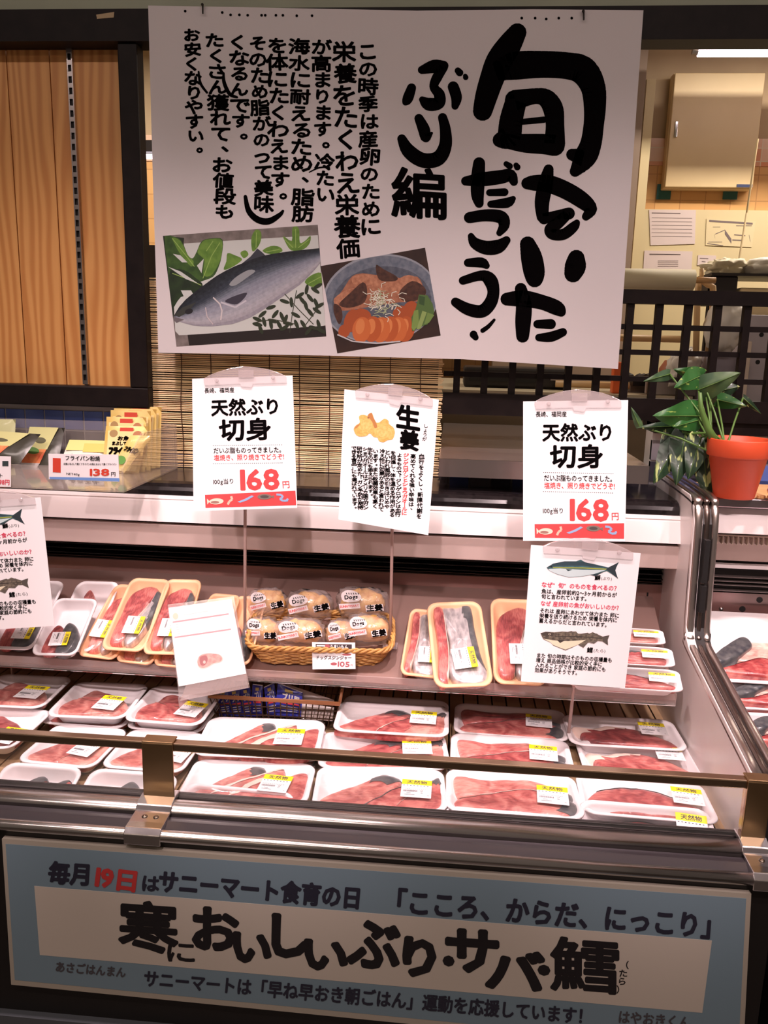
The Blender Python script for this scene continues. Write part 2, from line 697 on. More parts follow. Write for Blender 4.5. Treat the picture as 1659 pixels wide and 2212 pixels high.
# --- stainless hatch counter
t = thing('hatch_counter', 'stainless steel counter shelf under the black lattice of the hatch', 'counter', (0.19, 1.70, 1.24))
cx0, cx1 = -0.018, 0.395
MB().box((cx0, 1.62, 1.272), (cx1, 2.38, 1.276)).build('counter_top', mat('counter_steel', (206, 190, 184), 0.24, 0.85, bump=0.03, scale=30), t, t.location)
MB().box((cx0, 1.617, 1.240), (cx1, 1.622, 1.276)).build('front_edge', mat('edge_steel', (205, 195, 192), 0.3, 1.0), t, t.location)
MB().box((cx1 - 0.003, 1.622, 1.250), (cx1, 1.80, 1.273)).build('end_flange', M_STEEL, t, t.location)
MB().box((cx0, 1.72, 1.236), (cx1, 1.80, 1.2718)).build('bracket', M_DARKSTEEL, t, t.location)

# --- black lattice
t = thing('lattice_screen', 'black wooden lattice screen across the lower half of the hatch', 'lattice', (0.6, 1.80, 1.36))
lx0, lx1 = -0.017, 2.4
MB().box((lx0, 1.78, 1.594), (lx1, 1.815, 1.622)).build('top_rail', M_BLACK, t, t.location)
MB().box((lx0, 1.78, 1.352), (lx1, 1.815, 1.398)).build('bottom_rail', M_BLACK, t, t.location)
x = 0.3685 - 0.0595 * 6
while x < lx1:
    MB().box((x - 0.0072, 1.785, 1.39), (x + 0.0072, 1.803, 1.60)).build('upright_bar', M_BLACK, t, t.location)
    x += 0.0595
for py in (705.5, 760.5, 818):
    z = atY(1356, py, 1.79).z
    MB().box((lx0, 1.791, z - 0.0055), (lx1, 1.809, z + 0.0055)).build('cross_bar', M_BLACK, t, t.location)

# ================================================================== kitchen behind the hatch
KY = 3.6
kw = MB().box((-2.2, KY, 0), (2.4, KY + 0.1, 3.0))
kitchen_wall = struct(kw.build('wall_back', M_PLASTER))
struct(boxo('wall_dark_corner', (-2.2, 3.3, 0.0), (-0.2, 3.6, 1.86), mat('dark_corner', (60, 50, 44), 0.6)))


def brick(name, cbase, c2, sx, sz, grout):
    m = bpy.data.materials.new(name)
    m.use_nodes = True
    nt = m.node_tree
    b = nt.nodes['Principled BSDF']
    b.inputs['Roughness'].default_value = 0.25
    tc = nt.nodes.new('ShaderNodeTexCoord')
    mp = nt.nodes.new('ShaderNodeMapping')
    mp.inputs['Rotation'].default_value = (math.radians(90), 0, 0)
    br = nt.nodes.new('ShaderNodeTexBrick')
    br.offset = 0.0
    br.inputs['Scale'].default_value = 1.0
    br.inputs['Brick Width'].default_value = sx
    br.inputs['Row Height'].default_value = sz
    br.inputs['Mortar Size'].default_value = 0.002
    br.inputs['Color1'].default_value = lin(cbase)
    br.inputs['Color2'].default_value = lin(c2)
    br.inputs['Mortar'].default_value = lin(grout)
    nt.links.new(tc.outputs['Object'], mp.inputs['Vector'])
    nt.links.new(mp.outputs['Vector'], br.inputs['Vector'])
    nt.links.new(br.outputs['Color'], b.inputs['Base Color'])
    return m


MB().box((-2.2, KY - 0.012, 0.9), (2.4, KY, 2.335)).build('tile_field', brick('beige_tiles', (226, 176, 116), (218, 166, 108), 0.1, 0.1, (196, 146, 96)), kitchen_wall)
MB().box((-2.2, KY - 0.016, 2.232), (2.4, KY - 0.012, 2.335)).build('tile_border', brick('border_tiles', (222, 150, 112), (232, 202, 176), 0.075, 0.05, (226, 206, 180)), kitchen_wall)
MB().box((0.66, KY - 0.03, 0.9), (2.4, KY - 0.016, 2.062)).build('cream_panel', M_CREAM, kitchen_wall)
# column beside the poster
c0 = atY(1372, 300, 3.4)
struct(boxo('wall_column', (c0.x - 0.5, 3.36, 0.0), (c0.x + 0.014, 3.44, 2.60), mat('column_brown', (150, 128, 112), 0.5)))
struct(boxo('trim_5', (c0.x + 0.026, 3.40, 0.0), (c0.x + 0.06, 3.44, 2.50), M_CREAM))

# tube lamp
t = thing('tube_lamp', 'lit fluorescent tube lamp under the kitchen ceiling', 'lamp', (1.4, 3.1, 2.6))
p = atY(1508, 112, 3.1)
MB().tube([(p.x, 3.1, p.z), (p.x + 1.2, 3.1, p.z)], 0.016, 12).build('tube', mat('tube_glow', (255, 240, 250), emit=6.0), t, t.location, smooth=True)
MB().box((p.x - 0.05, 3.06, p.z + 0.025), (p.x + 1.25, 3.14, p.z + 0.07)).build('fixture', mat('fixture_white', (190, 170, 140), 0.5), t, t.location)
MB().tube([(p.x - 0.02, 3.1, p.z + 0.003), (p.x, 3.1, p.z)], 0.011, 10).build('end_cap', M_STEEL, t, t.location)
q = atY(304, 338, 3.1)
t = thing('tube_lamp', 'small lit tube lamp in the gap beside the poster', 'lamp', (q.x, 3.1, q.z))
MB().tube([(q.x - 0.25, 3.1, q.z), (q.x + 0.5, 3.1, q.z)], 0.009, 10).build('tube', mat('tube_glow', (255, 240, 250)), t, t.location, smooth=True)
for hx in (-0.2, 0.45):
    MB().tube([(q.x + hx, 3.1, q.z + 0.05), (q.x + hx, 3.1, 3.0)], 0.004, 8).build('hanger', M_STEEL, t, t.location)
MB().box((q.x - 0.28, 3.07, q.z + 0.011), (q.x + 0.53, 3.14, q.z + 0.05)).build('fixture', M_BLACK, t, t.location)

# wall cabinet
KC = 3.52
ca, cb = atY(1456, 155, KC), atY(1628, 408, KC)
x0, x1, z0, z1 = atY(1446, 280, KC).x, atY(1642, 280, KC).x, cb.z, ca.z
t = thing('wall_cabinet', 'cream metal wall cabinet hanging on the tiled kitchen wall', 'cabinet', ((x0 + x1) / 2, 3.5, z0))
M_CAB = mat('cabinet_cream', (234, 208, 160), 0.4, c2=(228, 200, 152), scale=4)
MB().box((x0, KC + 0.015, z0), (x1, KY - 0.016, z1)).build('body', M_CAB, t, t.location, bevel=0.004)
d = MB().box((x0 + 0.003, KC, z0 + 0.004), (x1 - 0.003, KC + 0.015, z1 - 0.004)).build('door', M_CAB, t, t.location, bevel=0.003)
hp = atY(1460, 280, KC)
MB().box((hp.x - 0.006, KC - 0.006, hp.z - 0.03), (hp.x + 0.006, KC + 0.001, hp.z + 0.03)).build('handle', M_CHROME, d, t.location, bevel=0.002)
np_ = atY(1608, 402, KC)
MB().box((np_.x - 0.03, KC - 0.003, np_.z - 0.005), (np_.x + 0.03, KC + 0.001, np_.z + 0.006)).build('nameplate', mat('nameplate_blue', (60, 70, 110), 0.4), d, t.location)
for px, lab in ((1434, 'teal tape tab under the handle side of the cream cabinet'), (1578, 'teal tape tab under the nameplate side of the cream cabinet')):
    p = atY(px, 415, KY - 0.02)
    o = MB().box((p.x - 0.028, KY - 0.022, p.z - 0.028), (p.x + 0.028, KY - 0.016, p.z + 0.03)).build('tape_tab', mat('teal_tape', (40, 96, 96), 0.5))
    tag(o, lab, 'tape')

# papers on the cream panel
PF = Flat((0, KY - 0.03, 0), (0, -1, 0))
M_PAPER2 = mat('kitchen_paper', (222, 204, 200), 0.7)
M_INK2 = mat('grey_ink', (120, 104, 104), 0.7)


def sheet(name, quad, label, cat, lines, off=0.002, col=M_PAPER2):
    o = MB()
    P = [PF.P(*q_, off) for q_ in quad]
    o.slab(P, (0, -0.0015, 0))
    ob = o.build(name, col, None, origin=sum(P, Vector()) / 4)
    tag(ob, label, cat)
    l = MB()
    for (xa_, ya, xb, yb, h) in lines:
        l.poly([PF.P(xa_, ya, off + 0.0022), PF.P(xb, yb, off + 0.0022), PF.P(xb, yb + h, off + 0.0022), PF.P(xa_, ya + h, off + 0.0022)])
    ch_ = l.build('print', M_INK2, ob, ob.location)
    return ob


rnd = random.Random(3)
sheet('notice_sheet', [(1402, 453), (1503, 454), (1501, 527), (1405, 530)], 'upper white sheet with fine ruled lines in a folder on the cream panel', 'paper', [(1408, 459, 1470, 460, 2)] + [(1408, 470 + 8 * i, 1495, 471 + 8 * i, 0.8) for i in range(6)])
sheet('notice_sheet', [(1392, 541), (1496, 543), (1492, 606), (1388, 604)], 'lower printed sheet under the ruled sheet on the cream panel', 'paper', [(1403, 548 + 1 * i, 1470, 549, 1.5) for i in range(2)] + [(1421, 563 + 4 * i, 1465, 563 + 4 * i, 1.2) for i in range(4)])
sheet('notice_sheet', [(1508, 551), (1547, 552), (1545, 574), (1506, 573)], 'small printed slip at the lower edge of the cream panel', 'paper', [(1512, 557, 1530, 558, 1.5), (1516, 564, 1524, 565, 1.2)])
dg_ = [(1532, 475, 1626, 481, 4), (1545, 505, 1566, 496, 1.5), (1543, 505, 1545, 514, 1.5), (1566, 496, 1580, 516, 10), (1586, 506, 1610, 508, 2), (1590, 487, 1624, 487, 1.2), (1528, 525, 1562, 530, 1.5), (1530, 522, 1560, 522, 1.2), (1582, 517, 1604, 518, 2.5), (1540, 490, 1556, 490, 1), (1618, 506, 1621, 520, 3)]
sheet('diagram_sheet', [(1526, 472), (1632, 478), (1624, 534), (1524, 530)], 'sheet with a line drawing of kitchen equipment on the cream panel', 'paper', dg_, col=mat('cream_paper', (226, 208, 166), 0.6))

# wrapping-film roll on a wooden rod
t = thing('film_roll', 'fat white roll of wrapping paper on a rod above the lattice', 'roll', (0.5, 2.3, 1.7))
a = atY(1345, 602, 2.3)
b_ = atY(1498, 607, 2.3)
MB().tube([(a.x - 0.25, 2.3, a.z), (b_.x, 2.3, a.z)], 0.027, 20).build('roll', mat('roll_white', (228, 214, 178), 0.6), t, t.location, smooth=True)
MB().tube([(b_.x, 2.3, a.z), (atY(1546, 598, 2.3).x, 2.3, a.z)], 0.0085, 10).build('core_rod', mat('pine_rod', (206, 158, 104), 0.5), t, t.location, smooth=True)
# bent pipe rack
t = thing('pipe_rack', 'beige bent-pipe rack standing beside the white roll', 'rack', (0.6, 2.35, 1.3))
M_PIPE = mat('pipe_beige', (214, 176, 126), 0.45)
pp = lambda x_, y_: atY(x_, y_, 2.35)
MB().tube([pp(1503, 770), pp(1506, 660), pp(1509, 610), pp(1514, 604), pp(1530, 615), pp(1540, 620), pp(1541, 640), pp(1537, 700), pp(1528, 770)], 0.0085, 10).build('frame', M_PIPE, t, t.location, smooth=True)
MB().tube([pp(1516, 580), pp(1515, 606)], 0.006, 8).build('hook', M_PIPE, t, t.location, smooth=True)
# pipes crossing behind the lattice
for (yy, x1_, lab) in ((733, 1478, 'upper beige pipe running level behind the lattice'), (838, 1520, 'lower beige pipe running level behind the lattice')):
    p0, p1 = atY(1200, yy - 5, 2.6), atY(x1_, yy, 2.6)
    tag(MB().tube([(p0.x, 2.6, p1.z), (p1.x, 2.6, p1.z)], 0.011, 10).build('pipe', M_PIPE, smooth=True, origin=(p1.x, 2.6, p1.z)), lab, 'pipe')
# worktop with box, dark tray, bags, locker
p = atY(1400, 852, 2.5)
t = thing('kitchen_worktop', 'steel worktop seen through the bottom of the lattice', 'worktop', (0.6, 2.9, p.z))
WX = atY(1552, 760, 2.3).x - 0.012
MB().box((-0.2, 2.45, p.z - 0.03), (WX, 3.3, p.z)).build('top', mat('worktop_cream', (205, 190, 160), 0.3), t, t.location)
MB().box((-0.2, 2.47, 0.0), (WX - 0.01, 3.3, p.z - 0.03)).build('cabinet', mat('worktop_base', (150, 128, 100), 0.5), t, t.location)
WZ = p.z


def on_wt(x_, y_=2.6):
    return atY(x_, 800, y_).x


x0, x1 = on_wt(1385), on_wt(1525)
t = thing('steel_bin', 'low grey steel bin on the worktop behind the plant', 'bin', ((x0 + x1) / 2, 2.5, WZ))
bb = MB().box((x0, 2.47, WZ), (x1, 2.535, WZ + 0.045))
bb.build('bin_body', mat('bin_grey', (160, 150, 144), 0.4), t, t.location, bevel=0.004)
MB().box((x0 - 0.004, 2.465, WZ + 0.045), (x1 + 0.004, 2.54, WZ + 0.05)).build('rim', M_STEEL, t, t.location)
# black equipment rack (upper right)
t = thing('equipment_shelf', 'black equipment box under white trays at the right of the hatch', 'shelf', (0.85, 2.6, 1.6))
a, b_ = atY(1545, 595, 2.6), atY(1655, 660, 2.6)
MB().box((a.x, 2.62, b_.z), (a.x + 0.075, 2.74, a.z)).build('box', mat('equipment_black', (40, 34, 32), 0.4), t, t.location, bevel=0.004)
a2 = atY(1600, 612, 2.62)
MB().box((a.x - 0.01, 2.6, a.z), (a.x + 0.4, 2.8, a.z + 0.008)).build('shelf_board', mat('shelf_dark', (48, 42, 38), 0.4), t, t.location)
MB().box((a2.x, 2.62, 1.45), (a.x + 0.4, 2.76, a2.z - 0.012)).build('machine', mat('machine_cream', (218, 196, 150), 0.4), t, t.location, bevel=0.006)
for sx in (a.x, a.x + 0.39):
    MB().box((sx, 2.64, 1.27), (sx + 0.01, 2.66, a.z)).build('leg', M_BLACK, t, t.location)
sx, sz = a.x, a.z + 0.008
# crumpled white packaging on that shelf
def crumple(name, c, r, m, seed, label, cat, sq=(1, 0.7, 0.45), amp=0.35, seg=18):
    o = MB()
    rows_ = 12

    def fn(u, v):
        th, ph = v * 2 * math.pi, (u - 0.5) * math.pi
        d_ = Vector((math.cos(th) * math.cos(ph), math.sin(th) * math.cos(ph), math.sin(ph)))
        k = 1 + amp * (noise.noise(d_ * 2.1 + Vector((seed, seed * 2, 0))) + 0.5 * noise.noise(d_ * 5 + Vector((0, seed, 3))))
        q_ = Vector((d_.x * sq[0], d_.y * sq[1], d_.z * sq[2])) * r * k
        return Vector(c) + q_ + Vector((0, 0, r * sq[2] * (1 - amp * .2)))
    o.grid(fn, rows_ + 8, seg + 14)
    ob = o.build(name, m, origin=c, smooth=True)
    return tag(ob, label, cat)


M_BAG = mat('white_polythene', (226, 218, 206), 0.35, bump=0.4, scale=22)
crumple('foam_tray_stack', (sx + 0.05, 2.68, sz - 0.004), 0.055, mat('foam_cream', (236, 222, 190), 0.5), 4, 'crumpled pale foam trays on the black equipment box', 'packaging', (1.1, .6, .5), .5)
crumple('white_bundle', (sx + 0.17, 2.68, sz - 0.004), 0.06, mat('foam_white', (244, 236, 222), 0.5), 9, 'smooth white bundle at the right on the equipment shelf', 'packaging', (1.1, .7, .5), .2)
# bags seen through the lattice
p = atY(1590, 720, 2.25)
crumple('plastic_bag', (p.x - 0.01, 2.32, 1.50), 0.085, M_BAG, 2, 'white plastic bag hanging behind the upper right of the lattice', 'bag', (0.6, .5, .9), .25)
p = atY(1512, 750, 2.3)
crumple('plastic_bag', (p.x, 2.42, 1.40), 0.06, M_BAG, 7, 'smaller white plastic bag behind the middle of the lattice', 'bag', (0.75, .5, .9), .35)
p = atY(1525, 800, 2.35)
x_ = p.x
t = MB().lathe([(0.0, 0), (0.05, 0), (0.062, 0.03), (0.06, 0.075), (0.045, 0.1), (0, 0.106)], (x_, 2.62, WZ), 24).build('clay_tub', mat('clay_red', (176, 104, 72), 0.5), origin=(x_, 2.62, WZ), smooth=True)
tag(t, 'round reddish tub behind the lattice above the plant', 'tub')
x0, x1 = atY(1552, 760, 2.3).x, atY(1700, 760, 2.3).x
t = thing('steel_locker', 'grey steel cabinet with round holes behind the right of the lattice', 'cabinet', (x0 + 0.1, 2.45, 0.0))
MB().box((x0, 2.34, 0), (x0 + 0.075, 2.6, 1.50)).build('side_panel', mat('locker_grey', (150, 142, 150), 0.4), t, t.location, bevel=0.003)
dd = MB().box((x0 + 0.078, 2.335, 0), (x0 + 0.40, 2.6, 1.60)).build('door', mat('locker_lilac', (186, 176, 180), 0.4), t, t.location, bevel=0.003)
for (hx, hy) in ((1645, 723), (1637, 782)):
    p = atY(hx, hy, 2.334)
    MB().tube([(p.x, 2.3335, p.z), (p.x, 2.34, p.z)], 0.006, 14).build('hole', M_DARK, dd, t.location)
# dark tray of goods and the orange pack at the poster's corner
x0, x1 = on_wt(1368, 2.56), on_wt(1462, 2.56)
zt = atY(1400, 820, 2.56).z
t = thing('goods_tray', 'black tray heaped with dark goods behind the left of the lattice', 'tray', ((x0 + x1) / 2, 2.5, zt - 0.02))
MB().box((x0, 2.55, zt - 0.02), (x1, 2.70, zt)).build('tray', M_BLACK, t, t.location)
g = MB()
for i in range(14):
    u = rnd.uniform(x0 + 0.01, x1 - 0.01)
    g.lathe([(0, -0.008), (0.012, -0.004), (0.014, 0.004), (0, 0.011)], (u, rnd.uniform(2.57, 2.68), zt + 0.006), 8)
g.build('goods', mat('dark_goods', (70, 58, 50), 0.6, c2=(40, 34, 30), scale=60), t, t.location)
MB().box((x0, 2.58, WZ), (x1, 2.67, zt - 0.02)).build('stand', mat('stand_grey', (110, 100, 94), 0.5), t, t.location)
p = atY(1341, 800, 2.50)
pt_ = atY(1341, 782, 2.50)
t = MB().box((p.x - 0.022, 2.49, WZ), (p.x + 0.020, 2.53, pt_.z)).build('orange_pack', mat('orange_pack', (220, 96, 40), 0.4), origin=(p.x, 2.51, WZ), bevel=0.004)
tag(t, 'small orange pack by the lower right corner of the poster', 'pack')
p = atY(1612, 770, 2.3)
t = MB().box((p.x - 0.012, 2.30, WZ - 0.0), (p.x + 0.012, 2.325, p.z + 0.04)).build('milk_carton', mat('carton_white', (226, 206, 186), 0.5), origin=(p.x, 2.31, WZ), bevel=0.003)
tag(t, 'narrow white carton in front of the grey steel cabinet', 'carton')
# cord hanging from the cabinet
a, b_ = atY(1613, 460, 3.0), atY(1584, 640, 2.9)
t = MB().tube([atY(1637, 300, 3.0), a, b_], 0.0035, 8).build('hanging_pole', mat('pole_beige', (206, 182, 138), 0.5), origin=a)
tag(t, 'thin beige pole slanting down in front of the cream panel', 'pole')

# black machine low behind the lattice
a, b_ = atY(1003, 792, 2.62), atY(1228, 860, 2.62)
t = thing('black_appliance', 'black appliance on the worktop behind the left end of the lattice', 'appliance', ((a.x + b_.x) / 2, 2.7, WZ))
MB().box((a.x, 2.62, WZ), (b_.x, 2.85, a.z)).build('housing', mat('equipment_black', (40, 34, 32)), t, t.location, bevel=0.008)
MB().box((a.x + 0.02, 2.614, WZ + 0.02), (b_.x - 0.1, 2.62, a.z - 0.02)).build('door_panel', M_DARK, t, t.location)
MB().box((b_.x - 0.06, 2.612, a.z - 0.035), (b_.x - 0.02, 2.62, a.z - 0.025)).build('switch', M_STEEL, t, t.location)
# ================================================================== stone ledge and the display case
XL, XR = -1.45, 0.455           # run of the main case
M_GRANITE = mat('black_granite', (20, 17, 18), 0.16, c2=(34, 29, 30), scale=120, detail=6)
M_WHITE = mat('white_enamel', (250, 244, 242), 0.3, c2=(242, 234, 230), scale=8)
M_STRIP = mat('white_rail_metal', (232, 222, 220), 0.28, coat=0.4)
M_BEIGE = mat('beige_enamel', (196, 176, 170), 0.4)
M_LOUVRE = mat('black_louvre', (16, 15, 16), 0.35)
M_MIRROR = mat('case_steel', (150, 118, 110), 0.28, 0.45, bump=0.06, scale=9)
M_SLAT = mat('rack_slat', (190, 160, 124), 0.35, 0.1, c2=(160, 132, 100), scale=14)
M_LIP = mat('lip_steel', (96, 90, 92), 0.34, 1.0)
M_BUMP = mat('bumper_plastic', (40, 36, 40), 0.32, coat=0.2)
M_BRONZE = mat('warm_steel', (176, 146, 108), 0.32, 1.0, bump=0.02, scale=40)
M_GLASS = film_mat('clear_glass', (230, 240, 236), 0.015, 0.02, 0.0, 5, 1.45)
M_ACRYL = film_mat('clear_acrylic', (236, 226, 226), 0.12, 0.08, 0.1, 30, 1.45)

case = thing('fish_display_case', 'long refrigerated fish display case with chrome bumper and glass front rail', 'display case', (0, 1.3, 0))
O = case.location


def cp(name, mb, m, bevel=0.0, smooth=False, parent=None):
    return mb.build(name, m, parent or case, O, bevel=bevel, smooth=smooth)


cp('front_panel', MB().box((XL, 1.012, 0.0), (0.466, 1.07, 0.80)), mat('case_black', (30, 26, 25), 0.4))
cp('kick_panel', MB().box((XL, 0.999, 0.0), (0.466, 1.012, 0.488)), mat('kick_grey', (92, 96, 102), 0.45))
lip = MB().prism_x([(1.012, 0.792), (1.012, 0.800), (1.012, 0.8105), (1.043, 0.8125), (1.046, 0.82), (1.080, 0.822), (1.0815, 0.829), (1.0875, 0.829), (1.0875, 0.76), (1.07, 0.76), (1.07, 0.792)], XL, 0.452)
cp('lip_channel', lip, M_LIP, bevel=0.0012)
pr = [(1.0455, 0.8185)] + [(1.0625 + 0.0175 * math.cos(a), 0.8165 + 0.0105 * math.sin(a)) for a in [math.pi * (1 - i / 24) for i in range(25)]] + [(1.0805, 0.816)]
cp('chrome_strip', MB().prism_x(pr, XL, 0.452), mat('satin_chrome', (214, 208, 204), 0.22, 1.0))
pr = [(1.013, 0.800)] + [(1.007 + 0.0085 * math.cos(a), 0.8065 + 0.0085 * math.sin(a)) for a in [math.radians(40 + 230 * i / 28) for i in range(29)]]
cp('chrome_strip', MB().prism_x(pr, XL, 0.452), mat('satin_chrome', (214, 208, 204)))
cp('bumper_insert', MB().prism_x([(1.012, 0.806), (1.042, 0.8095), (1.042, 0.8145), (1.028, 0.8165), (1.0135, 0.8125)], XL, 0.452), M_BUMP)
for n in ('chrome_strip', 'chrome_strip.001'):
    for p_ in bpy.data.objects[n].data.polygons:
        p_.use_smooth = len(p_.vertices) == 4
# well and rack
cp('well_floor', MB().box((XL, 1.07, 0.60), (XR, 1.72, 0.62)), M_WHITE)
sl = MB()
x = XL
while x < XR - 0.01:
    sl.box((x, 1.155, 0.765), (min(x + 0.0262, XR - 0.002), 1.69, 0.775))
    x += 0.0295
cp('deck_rack', sl, M_SLAT)
cp('rack_backing', MB().box((XL, 1.155, 0.745), (XR - 0.001, 1.69, 0.757)), M_DARK)
cp('front_gutter', MB().add([(XL, 1.155, 0.762), (XR, 1.155, 0.762), (XR, 1.0875, 0.70), (XL, 1.0875, 0.70)], [(0, 1, 2, 3)]), M_WHITE)
# back of the well
cp('back_panel', MB().box((XL, 1.655, 0.76), (XR, 1.67, 1.03)), M_MIRROR)
lv = MB().box((XL, 1.668, 1.02), (XR, 1.70, 1.075))
cp('louvre_backing', lv, M_DARK)
lv = MB()
for i in range(4):
    z = 1.027 + i * 0.0105
    lv.add([(XL, 1.650, z), (XR - 0.005, 1.650, z), (XR - 0.005, 1.666, z + 0.007), (XL, 1.666, z + 0.007)], [(0, 1, 2, 3)])
    lv.box((XL, 1.648, z - 0.0008), (XR - 0.005, 1.651, z + 0.0012))
cp('air_louvre', lv, M_LOUVRE)
cp('upper_band', MB().box((XL, 1.565, 1.083), (XR, 1.64, 1.129)), M_BEIGE, bevel=0.002)
cp('canopy_underside', MB().box((XL, 1.577, 1.127), (XR, 1.70, 1.136)), M_DARKSTEEL, bevel=0.002)
cp('price_rail', MB().prism_x([(1.557, 1.136), (1.577, 1.136), (1.580, 1.1865), (1.577, 1.1865), (1.5735, 1.180), (1.5745, 1.178), (1.5725, 1.175)], XL, XR), M_STRIP)
cp('case_back', MB().box((XL, 1.70, 0.0), (XR, 1.78, 1.118)), mat('case_black', (30, 26, 25)))
# upper sloping shelf
SH0, SHZ, SHT = 1.405, 0.889, math.radians(30)          # front edge of the shelf surface


def shz(y):
    return SHZ + math.tan(SHT) * (y - SH0)


shelf = MB()
shelf.prism_x([(1.398, SHZ - 0.004), (1.62, shz(1.62) - 0.004), (1.62, shz(1.62) - 0.008), (1.40, SHZ - 0.009)], XL, 0.425)
cp('upper_shelf', shelf, mat('shelf_steel', (158, 130, 122), 0.3, 0.6, bump=0.04, scale=20))
cp('shelf_front', MB().prism_x([(1.396, SHZ - 0.013), (1.392, SHZ + 0.010), (1.395, SHZ + 0.0105), (1.400, SHZ - 0.012)], XL, 0.425), film_mat('shelf_acrylic', (206, 188, 184), 0.3, 0.12, 0.15, 40, 1.45))
cp('shelf_front_rail', MB().tube([(XL, 1.397, SHZ - 0.013), (0.425, 1.397, SHZ - 0.013)], 0.0022, 8), M_CHROME)
# end panel: white liner and trim
prof = [(1.075, 0.83), (1.078, 0.905), (1.44, 0.968), (1.462, 0.980), (1.472, 1.002), (1.482, 1.12), (1.488, 1.195), (1.50, 1.222), (1.53, 1.238), (1.78, 1.244)]
pin = prof + [(1.78, 0.60), (1.075, 0.60)]
cp('end_liner', MB().prism_x(pin, 0.452, 0.468), M_WHITE, bevel=0.002)
cp('end_core', MB().prism_x([(y - 0.0, z - 0.004) for y, z in pin], 0.468, 0.496), mat('case_black', (30, 26, 25)))


def trim_strip(x0, x1, lift, depth):
    mb = MB()
    P2 = smooth_pts(prof[1:], 5, False)
    n = len(P2)
    vs = []
    for i, (y, z) in enumerate(P2):
        a, b = P2[max(i - 1, 0)], P2[min(i + 1, n - 1)]
        d = Vector((b[0] - a[0], b[1] - a[1])).normalized()
        nn = Vector((-d.y, d.x))
        if nn.y < 0 and nn.x > 0:
            nn = -nn
        o, i_ = Vector((y, z)) + nn * lift, Vector((y, z)) - nn * depth
        vs += [(x0, i_.x, i_.y), (x0 + 0.002, o.x - nn.x * .002, o.y - nn.y * .002), (x0 + 0.004, o.x, o.y), (x1 - 0.004, o.x, o.y), (x1 - 0.002, o.x - nn.x * .002, o.y - nn.y * .002), (x1, i_.x, i_.y)]
    fs = []
    for i in range(n - 1):
        for j in range(5):
            a = i * 6 + j
            fs.append((a, a + 1, a + 7, a + 6))
    fs.append([0, 1, 2, 3, 4, 5])
    fs.append([(n - 1) * 6 + j for j in range(5, -1, -1)])
    mb.add(vs, fs)
    return mb


cp('end_trim', trim_strip(0.4515, 0.4685, 0.003, 0.012), mat('trim_steel', (206, 194, 188), 0.3, 1.0), smooth=True)
cp('end_trim', trim_strip(0.469, 0.482, 0.001, 0.012), mat('trim_dark', (130, 116, 110), 0.3, 1.0), smooth=True)
cp('end_trim', trim_strip(0.4825, 0.4975, 0.003, 0.012), mat('trim_steel', (206, 194, 188)), smooth=True)
s_ = MB()
for za, zb in ((1.085, 1.165), (1.03, 1.08)):
    s_.box((0.4705, 1.462 + (za - 1.0) * 0.08, za), (0.4795, 1.50, zb))
cp('trim_slot', s_, M_DARK)
# slotted bracket strip at the end of the back
s_ = MB()
for z in (0.995, 0.97, 0.945):
    s_.box((0.4225, 1.6535, z), (0.4255, 1.656, z + 0.012))
cp('bracket_slot', s_, M_DARK)

# glass rail, panes, brackets
RY = 1.0795
cp('glass_rail', MB().box((XL, RY - 0.011, 0.9035), (0.44, RY + 0.005, 0.9165)), mat('rail_steel', (178, 152, 126), 0.26, 1.0), bevel=0.002)
cp('glass_pane', MB().box((XL, RY - 0.004, 0.826), (0.437, RY + 0.000, 0.904)), M_GLASS)


def bracket(x0, x1):
    b = cp('rail_bracket', MB().box((x0, RY - 0.0145, 0.829), (x1, RY - 0.0112, 0.917)).box((x0, RY - 0.0145, 0.9165), (x1, RY + 0.008, 0.9195)), M_BRONZE, bevel=0.0012)
    pr = [(1.0855, 0.832), (1.066, 0.8325), (1.048, 0.828), (1.0425, 0.821), (1.018, 0.8195), (1.0035, 0.8195), (0.9965, 0.812), (0.9965, 0.796), (1.0, 0.796), (1.003, 0.81), (1.04, 0.8165), (1.05, 0.822), (1.0855, 0.827)]
    c = cp('clamp', MB().prism_x(pr, x0 - 0.004, x1 + 0.002), mat('clamp_chrome', (232, 228, 230), 0.16, 1.0, bump=0.06, scale=40), bevel=0.0012)
    for sx in ((x0 * 0.68 + x1 * 0.32), (x0 * 0.32 + x1 * 0.68)) if x1 - x0 > 0.035 else ((x0 + x1) / 2,):
        MB().lathe([(0.0042, 0), (0.0042, 0.0012), (0.003, 0.0022), (0.0012, 0.0018), (0, 0.001)], (sx, 1.03, 0.8196), 14).build('screw', mat('screw_steel', (120, 108, 96), 0.3, 1.0), c, O, smooth=True)


bracket(-0.4315, -0.3845)
bracket(0.4335, 0.4665)
cp('corner_post', MB().box((0.437, RY - 0.012, 0.83), (0.4665, RY + 0.012, 0.905)), mat('rail_steel', (178, 152, 126)), bevel=0.003)

# ledge on top of the case back
t = thing('stone_ledge', 'polished black stone ledge running along the top of the display case', 'ledge', (-0.4, 1.7, 1.2))
MB().prism_x([(1.80, 1.187), (1.80, 1.212), (1.605, 1.212), (1.592, 1.209), (1.584, 1.203), (1.581, 1.196), (1.581, 1.187)], XL, 0.4505).build('slab', M_GRANITE, t, t.location)
MB().box((XL, 1.70, 1.13), (0.4505, 1.80, 1.187)).build('support', M_DARK, t, t.location)
pr = MB()
struct(boxo('trim_6', (XL, 1.781, 1.0), (0.50, 1.80, 1.19), M_DARK))

# ------------------------------------------------------------------ neighbouring case to the right
nc = thing('neighbour_display_case', 'second refrigerated case to the right with riveted steel back wall', 'display case', (0.9, 1.4, 0))
O2 = nc.location
nx0, nx1 = 0.498, 1.5


